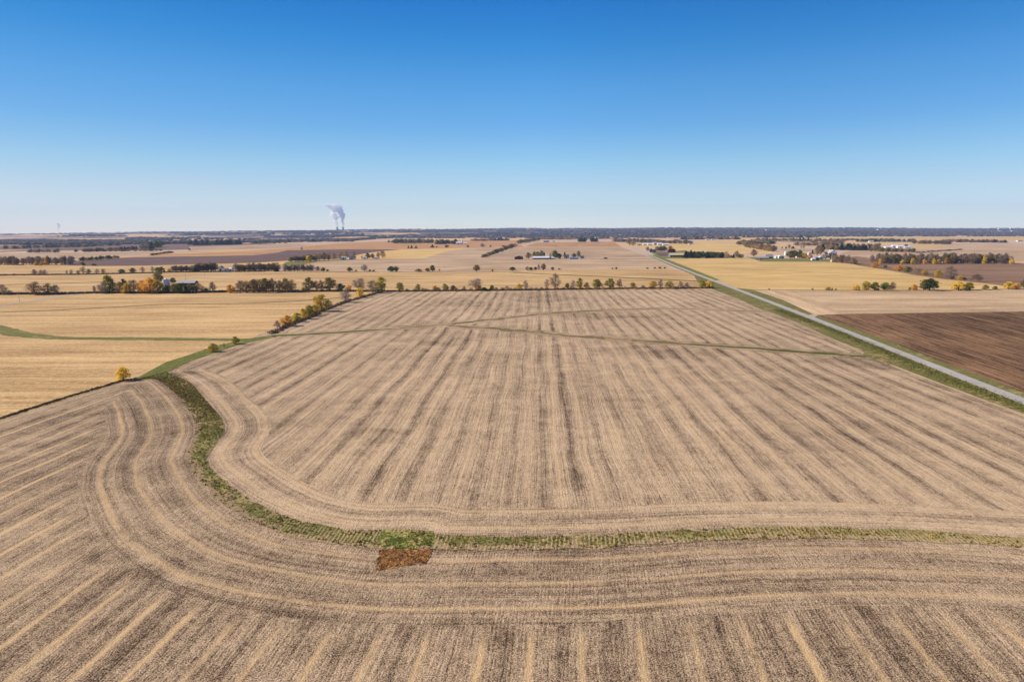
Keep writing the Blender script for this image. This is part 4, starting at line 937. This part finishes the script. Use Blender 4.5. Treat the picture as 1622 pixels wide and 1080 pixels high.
building('dairy_barn', 722, 731, 387.3, 4, 'white', 'brightroof', 'far white dairy barn left of its tall silo', 'barn', windows=0)
silo('silo', 732, 387.2, 1.8, 8, 'white', 'brightroof', 'tall white silo between the far white barns', dome=True)
building('machine_shed', 733.5, 740, 386.8, 2.5, 'white', 'brightroof', 'low far white shed right of the tall white silo', 'shed', windows=0)
building('far_house', 776, 783, 379.8, 3, 'white', 'slate', 'distant white house in dark trees near the horizon centre', 'house', windows=2)
building('red_barn', 815, 828.5, 411, 5.8, 'red', 'greyroof', 'dark red barn with pale roof left of the long white roofed barn', 'barn', depth=22, doors=1, windows=0, style='front')
building('long_barn', 844.5, 870, 410.8, 4.6, 'red', 'brightroof', 'long dark red barn with white roof in the centre farm', 'barn', depth=16, doors=4, windows=0, rise=0.5, door='dark')
building('lean_to', 870.5, 878, 410.6, 3, 'red', 'brightroof', 'low shed joined on at the right end of the long barn', 'shed', windows=0)
silo('silo', 862, 408.5, 2.6, 8.5, 'dark', 'dark', 'dark blue silo behind the long white roofed barn', dome=True)
building('farmhouse', 893, 901, 409.2, 5.5, 'tanwall', 'slate', 'brown farmhouse with dark roof between barn and blue shed', 'house', windows=4, chimney=True)
building('blue_shed', 903, 915.6, 410.6, 3, 'blue', 'blue', 'low blue roofed shed right of the brown farmhouse', 'shed', windows=0, depth=14, rise=0.6)
building('cottage', 919, 925, 409.3, 3.8, 'grey', 'slate', 'small grey house at the right end of the centre farm', 'house', windows=3)
building('container', 957, 962, 410, 1.8, 'slate', 'slate', 'dark container standing alone on the grass right of the farm', 'container', windows=0, rise=0.05, doors=1)
building('far_barn', 861, 870, 383.8, 2.6, 'blue', 'blue', 'distant blue roofed barn on the far field', 'barn', windows=0)
building('far_house', 875, 879, 383.5, 2.2, 'white', 'greyroof', 'distant tiny white house right of the blue roofed barn', 'house', windows=1)
building('gabled_house', 1029, 1034, 399.8, 6, 'blue', 'slate', 'grey blue gabled house beside the distant road', 'house', windows=2, style='front', chimney=True)
building('house_wing', 1034.3, 1039, 399.6, 4.5, 'blue', 'slate', 'grey blue outbuilding right of the gabled house', 'house', windows=2)
building('round_roof_barn', 1058.5, 1070, 400.3, 6.5, 'red', 'red', 'dark red round roofed barn right of the distant road', 'barn', windows=0, style='arch', door='red')
building('long_shed', 1061.5, 1093, 407.3, 6.2, 'blue', 'yellowroof', 'long open fronted shed with yellow roof beside the road', 'shed', depth=26, doors=8, windows=0, rise=0.5)
for i, (x0, x1, y, h, lb) in enumerate([(1010,1016,388.8,2.6,'leftmost low grey shed of the distant white complex'),(1018.5,1025,388.8,3.2,'white shed, second from left in the distant white complex'),(1026,1034,388.6,3.2,'long white shed in the middle of the distant complex'),(1035,1041,388.3,4.8,'tallest white building of the distant complex'),(1042,1049,388.7,3.8,'white shed just right of the tallest in the distant complex'),(1050,1060,388.9,2.8,'long white shed at the right end of the distant complex')]):
    building('white_shed', x0, x1, y, h, 'grey' if i == 0 else 'white', 'greyroof' if i in (0, 3) else 'brightroof', lb, 'shed', windows=0, group='sheds of the distant white complex')
building('small_white_barn', 1135, 1139.5, 408.7, 6.5, 'white', 'greyroof', 'white barn half hidden in the dark trees behind the golden field', 'barn', style='front', windows=1)
building('long_cattle_shed', 1198, 1218, 410.2, 3.6, 'slate', 'greyroof', 'long low cattle shed with grey roof by the green paddock', 'shed', depth=14, doors=4, windows=0, rise=0.55)
building('feed_shed', 1203.5, 1206.8, 411.2, 2.6, 'rust', 'rust', 'small bright red shed in front of the long cattle shed', 'shed', windows=0)
building('gambrel_barn', 1215, 1224.3, 409.6, 6.6, 'slate', 'greyroof', 'dark barn with steep grey roof right of the cattle shed', 'barn', windows=0, rise=0.55)
silo('silo', 1215.5, 409, 2.2, 6.5, 'white', 'brightroof', 'short white silo touching the steep grey roofed barn', dome=True)
building('white_shed', 1228.5, 1233, 409.3, 4.6, 'white', 'brightroof', 'white shed on the green paddock, left of a pair', 'shed', windows=0)
building('white_shed', 1233.5, 1237.5, 409.5, 4.6, 'white', 'brightroof', 'white shed on the green paddock, right of a pair', 'shed', windows=0, style='front')
building('brown_shed', 1238, 1241.8, 409.5, 4, 'tanwall', 'slate', 'brown open shed right of the two white paddock sheds', 'shed', windows=0, style='front')
silo('grain_bin', 1244.3, 404.5, 4.2, 6.5, 'white', 'brightroof', 'white grain bin behind the right farmstead', 'grain bin')
building('grey_shed', 1246.5, 1251, 403.5, 5, 'grey', 'greyroof', 'grey shed behind the white grain bin', 'shed', windows=0)
building('white_house', 1280.5, 1284.5, 405, 6, 'white', 'greyroof', 'white gabled house among the trees of the right farmstead', 'house', windows=2, style='front', chimney=True)
building('yellow_house', 1262, 1266, 408.3, 4, 'cream', 'greyroof', 'pale yellow house under the trees of the right farmstead', 'house', windows=2)
building('white_garage', 1286, 1292, 412.5, 3.6, 'white', 'brightroof', 'white garage at the front of the right farmstead', 'garage', windows=0)
building('blue_house', 1292.5, 1297.5, 412.3, 4.4, 'slate', 'slate', 'dark blue house at the front of the right farmstead', 'house', windows=2)
building('white_house', 1297.5, 1304, 411, 5, 'white', 'brightroof', 'white house with bright roof right of the dark blue one', 'house', windows=2, style='front')
building('white_barn', 1315, 1325.5, 404.5, 8.5, 'white', 'greyroof', 'big white barn with broad grey roof on the right', 'barn', windows=3, style='front', rise=0.5, depth=20)
silo('silo', 1313.5, 403, 1.8, 7.5, 'white', 'brightroof', 'slim white silo left of the big white barn', dome=True)
building('cottage', 1317.5, 1322, 415, 4, 'cream', 'greyroof', 'small pale cottage in the bare trees below the big white barn', 'house', windows=2)
building('farmhouse', 1353, 1359, 391.5, 3, 'cream', 'greyroof', 'far pale farmhouse left of the white farm complex', 'house', windows=2)
for i, (x0, x1, y, h, lb) in enumerate([(1402.5,1413,393,2.8,'long white hall at the left end of the bright farm complex'),(1413.5,1421,392.8,4.8,'tallest white hall of the bright farm complex'),(1422,1431.5,393,3.8,'broad white hall right of the tallest in the bright complex'),(1432.5,1443.5,393,2.8,'low white hall at the right end of the bright farm complex')]):
    building('white_hall', x0, x1, y, h, 'white', 'brightroof', lb, 'barn', windows=0, group='halls of the bright farm complex')
building('dark_barn', 1434, 1438, 390.5, 3.4, 'slate', 'slate', 'dark roofed barn behind the low hall of the bright complex', 'barn', windows=0)
building('far_shed', 1377, 1384, 383.6, 1.8, 'white', 'brightroof', 'long pale shed in the farthest right tree line', 'shed', windows=0)
building('far_shed', 1397, 1403, 383.4, 2.2, 'green', 'green', 'pale green shed in the farthest right tree line', 'shed', windows=0)
building('far_shed', 1612, 1620, 382.5, 1.8, 'white', 'blue', 'white and blue shed at the right edge below the skyline', 'shed', windows=0)
building('far_house', 1091, 1095, 387.5, 2.2, 'white', 'greyroof', 'tiny distant white house above the golden field near the road', 'house', windows=1)
building('far_house', 1118, 1124, 380.2, 1.8, 'white', 'greyroof', 'tiny distant white building left of a pair beyond the golden strip', 'house', windows=1)
building('far_house', 1127, 1131, 380.2, 1.8, 'white', 'greyroof', 'tiny distant white building right of a pair beyond the golden strip', 'house', windows=1)
# town factory and water towers on the hill
def at_far(x, ybase):
    """point on the risen far land seen at that pixel (marching along the ray)"""
    d = M3 @ Vector(((x-811)/F, -(ybase-540)/F, -1.0)); t = 7000/d.y
    while t*d.y < 20300:
        X, Y, Z = d.x*t, d.y*t, H+d.z*t
        if Z <= float(terr(X, Y)): return X, Y, float(terr(X, Y))
        t += 40/d.y
    return X, Y, float(terr(X, Y))
def far_block(x0, x1, yb, hpx, label, name='factory', cat='factory'):
    X, Y, Z = at_far((x0+x1)/2, yb); s = Y/F; Wd = (x1-x0)*s; h = hpx*s
    e = empty(name, (X, Y, Z-2)); tag(e, label, cat)
    m = MB(); m.box(-Wd/2, Wd/2, 0, 60, 0, h*0.9); m.build('wall', BM['white'], e)
    r = MB(); r.box(-Wd/2-1, Wd/2+1, -1, 61, h*0.9, h); r.build('roof', BM['brightroof'], e)
def water_tower(x, yb, hpx, label, wd=2.6):
    X, Y, Z = at_far(x, yb); s = Y/F; h = hpx*s; r = wd*s/2
    e = empty('water_tower', (X, Y, Z-2)); tag(e, label, 'water tower')
    p = MB(); p.lathe([(r*0.45, 0), (r*0.28, h*0.1), (r*0.25, h*0.6), (r*0.5, h*0.68)], 16); p.build('stem', BM['white'], e, True)
    t = MB(); t.lathe([(r*0.5, h*0.68), (r*0.95, h*0.74), (r, h*0.85), (r*0.8, h*0.95), (0.1, h)], 16); t.build('tank', BM['white'], e, True)
water_tower(1581, 367.5, 5.5, 'white mushroom water tower left of the pair on the right skyline', 3.0)
water_tower(1600, 367, 6, 'white water tower right of the pair on the right skyline', 1.8)
water_tower(1365, 362.5, 3.2, 'small white water tower breaking the skyline right of centre', 2.4)
far_block(1572.5, 1582, 367.8, 1.6, 'white factory at the foot of the left skyline water tower')
far_block(1586, 1601, 367.2, 1.6, 'long white factory between the two skyline water towers')
far_block(1603, 1608, 366.8, 1.5, 'short white factory right of the skyline water towers')
far_block(1214, 1229, 365, 1.3, 'pale long warehouse on the wooded skyline slope', 'warehouse', 'warehouse')

far_block(1252, 1261, 366.6, 1.1, 'pale low hall on the wooded slope below the long warehouse', 'warehouse', 'warehouse')
far_block(1391, 1397, 364.3, 1.2, 'pale hall on the wooded slope right of the small water tower', 'warehouse', 'warehouse')
far_block(1493, 1495.5, 368, 1.3, 'tiny white house in the right woods, left of a pair', 'far_house', 'house')
far_block(1516, 1519, 368, 1.3, 'tiny white house in the right woods, right of a pair', 'far_house', 'house')
far_block(893, 924, 364.6, 0.9, 'long pale hall high on the wooded slope right of centre', 'warehouse', 'warehouse')
far_block(682, 698, 366.5, 0.9, 'long pale hall in the woods right of the power station', 'warehouse', 'warehouse')

# ------------------------------------------------------------------ power station on the horizon
def cooling_tower(x, base, label):
    Y = 19000.0; d = M3 @ Vector(((x-811)/F, -(base-540)/F, -1.0)); X = d.x/d.y*Y; s = Y/F; z0 = 68.0; h = 152.0
    e = empty('cooling_tower', (X, Y, z0)); tag(e, label, 'cooling tower', 'cooling towers of the power station')
    m = MB(); prof = []
    for i in range(13):
        t = i/12; r = 24+30*((0.78-t)/0.78)**2 if t < 0.78 else 24+8*((t-0.78)/0.22)**2
        prof.append((r, h*t))
    m.lathe(prof+[(29, h), (24, h*0.8)], 28); m.build('shell', BM['concrete'], e, True)
    rr = MB(); rr.lathe([(32.5, h-2), (33.5, h-2), (33.5, h+1), (31.5, h+1)], 28); rr.build('rim', BM['grey'], e, True)
    return X, Y, z0+h, s
BM['concrete'] = flat_mat('concrete', C(150, 152, 150), 0.9, 0.05, 0.01)
t1 = cooling_tower(534.2, 363, 'left cooling tower, under the brighter steam plume')
t2 = cooling_tower(543.5, 363, 'right cooling tower, under the shaded steam plume')
sm = Mat('steam'); sm.g.nodes.remove(sm.b); vs1 = sm.g.nodes.new('ShaderNodeVolumeScatter'); vs1.inputs['Color'].default_value = (1, 1, 1, 1); vs1.inputs['Density'].default_value = 0.024; vs1.inputs['Anisotropy'].default_value = 0.0
sm.g.links.new(vs1.outputs[0], sm.g.nodes['Material Output'].inputs['Volume'])
def plume(name, pts, label, mat, seed, cat='steam', n_sub=3, dens=2.2):
    """pts: (px, py, radius px) centre line, built as many billows at the plume's own distance"""
    r = np.random.default_rng(seed); bm = bmesh.new(); Y = 19000.0; s = Y/F
    for (a, b) in zip(pts[:-1], pts[1:]):
        L = math.hypot(b[0]-a[0], b[1]-a[1]); n = max(2, int(L*dens))
        for k in range(n):
            t = (k+r.uniform(0, 1))/n; px = a[0]+(b[0]-a[0])*t; py = a[1]+(b[1]-a[1])*t; rd = (a[2]+(b[2]-a[2])*t)
            ox, oy, oz = r.normal(0, 0.45, 3)*rd
            d = M3 @ Vector(((px+ox-811)/F, -(py+oy-540)/F, -1.0)); tt = Y/d.y
            c = Vector((d.x*tt, Y+oz*s, H+d.z*tt)); q = rd*s*r.uniform(0.45, 0.8)
            M = Matrix.Translation(c) @ Matrix.Diagonal((q, q, q*0.9, 1)); bmesh.ops.create_icosphere(bm, subdivisions=3, radius=1.0, matrix=M)
    me = bpy.data.meshes.new(name); bm.to_mesh(me); bm.free(); me.materials.append(mat); me.polygons.foreach_set('use_smooth', [True]*len(me.polygons))
    co = np.zeros(len(me.vertices)*3); me.vertices.foreach_get('co', co); co = co.reshape(-1, 3)
    nn = vnoise(co[:, 0]/16, co[:, 2]/16+co[:, 1]/23, seed)-0.5; nm = np.zeros(len(co)*3); me.vertices.foreach_get('normal', nm); nm = nm.reshape(-1, 3)
    co += nm*(nn*10)[:, None]; me.vertices.foreach_set('co', co.ravel())
    o = obj_me(name, me); tag(o, label, cat); rm = o.modifiers.new('merge', 'REMESH'); rm.mode = 'VOXEL'; rm.voxel_size = 7.0; rm.use_smooth_shade = True; return o
plume('steam_plume', [(534.2,360.5,1.5),(533.7,356.5,1.9),(532.6,352,2.5),(531.6,346,3.1),(529.8,341,3.4),(528,337,4.0),(529.5,334.5,4.0)], 'narrow bright white steam plume rising from the left cooling tower', sm.m, 1)
plume('steam_plume', [(543.5,360.5,1.7),(543.5,356.5,1.8),(543.4,352,2.1),(543,345,2.8),(542,339,4.0),(538.5,334,4.8),(534,330,4.8),(529,327.5,4.4),(522,326.5,3.4),(516,325.5,2.6),(513,325,1.6)], 'broad steam plume bending left from the right cooling tower', sm.m, 2)
dk = Mat('dark_smoke'); dk.g.nodes.remove(dk.b); vs2 = dk.g.nodes.new('ShaderNodeVolumePrincipled'); vs2.inputs['Color'].default_value = (0.35, 0.36, 0.42, 1); vs2.inputs['Density'].default_value = 0.010
dk.g.links.new(vs2.outputs[0], dk.g.nodes['Material Output'].inputs['Volume'])
plume('smoke_plume', [(93,369.5,0.9),(92.5,364,1.2),(93,359,1.9),(91.5,353,2.5)], 'faint grey smoke column on the left skyline', dk.m, 3, 'smoke')

# ------------------------------------------------------------------ utility poles
MAT['pole'] = flat_mat('pole_wood', C(110, 96, 84), 0.9, 0.15, 1.0)
def pole(x, y, h, label):
    X, Y = G(x, y); e = empty('utility_pole', (X, Y, 0), R(20)); tag(e, label, 'utility pole', 'utility poles')
    m = MB(); m.tube((0, 0, 0), (0, 0, h), 0.17, 0.11, 8); m.build('post', MAT['pole'], e)
    c = MB(); c.box(-1.2, 1.2, -0.07, 0.07, h-0.9, h-0.72); c.build('crossarm', MAT['pole'], e)
    for s in (-1, 0.0, 1):
        i_ = MB(); i_.tube((s, 0, h-0.72), (s, 0, h-0.5), 0.06, 0.04, 6); i_.build('insulator', BM['grey'], e)
for x, y, lb in [(31, 478.5, 'thin utility pole on the small field beside the side road'), (294, 443.5, 'thin utility pole right of the grey arched shed'), (324.5, 437.5, 'thin utility pole halfway to the white farmhouse'), (345, 434, 'thin utility pole just before the white farmhouse'), (1184, 407.5, 'thin utility pole left of the lone brown tree'), (1370, 421, 'thin pole at the corner of the brown field')]: pole(x, y, 11, lb)

# ------------------------------------------------------------------ haze
hz = MB(); hz.box(-24000, 24000, -2500, 24500, -1, 900)
hm = bpy.data.materials.new('haze'); hm.use_nodes = True; hg = hm.node_tree; hg.nodes.remove(hg.nodes['Principled BSDF'])
pv = hg.nodes.new('ShaderNodeVolumePrincipled'); pv.inputs['Color'].default_value = (0.46, 0.64, 1.0, 1); pv.inputs['Density'].default_value = 2.5e-5; pv.inputs['Anisotropy'].default_value = 0.0
hg.links.new(pv.outputs[0], hg.nodes['Material Output'].inputs['Volume'])
ho = hz.build('haze', hm); tag(ho, kind='stuff'); ho['label'] = 'thin blue haze over the distant country'
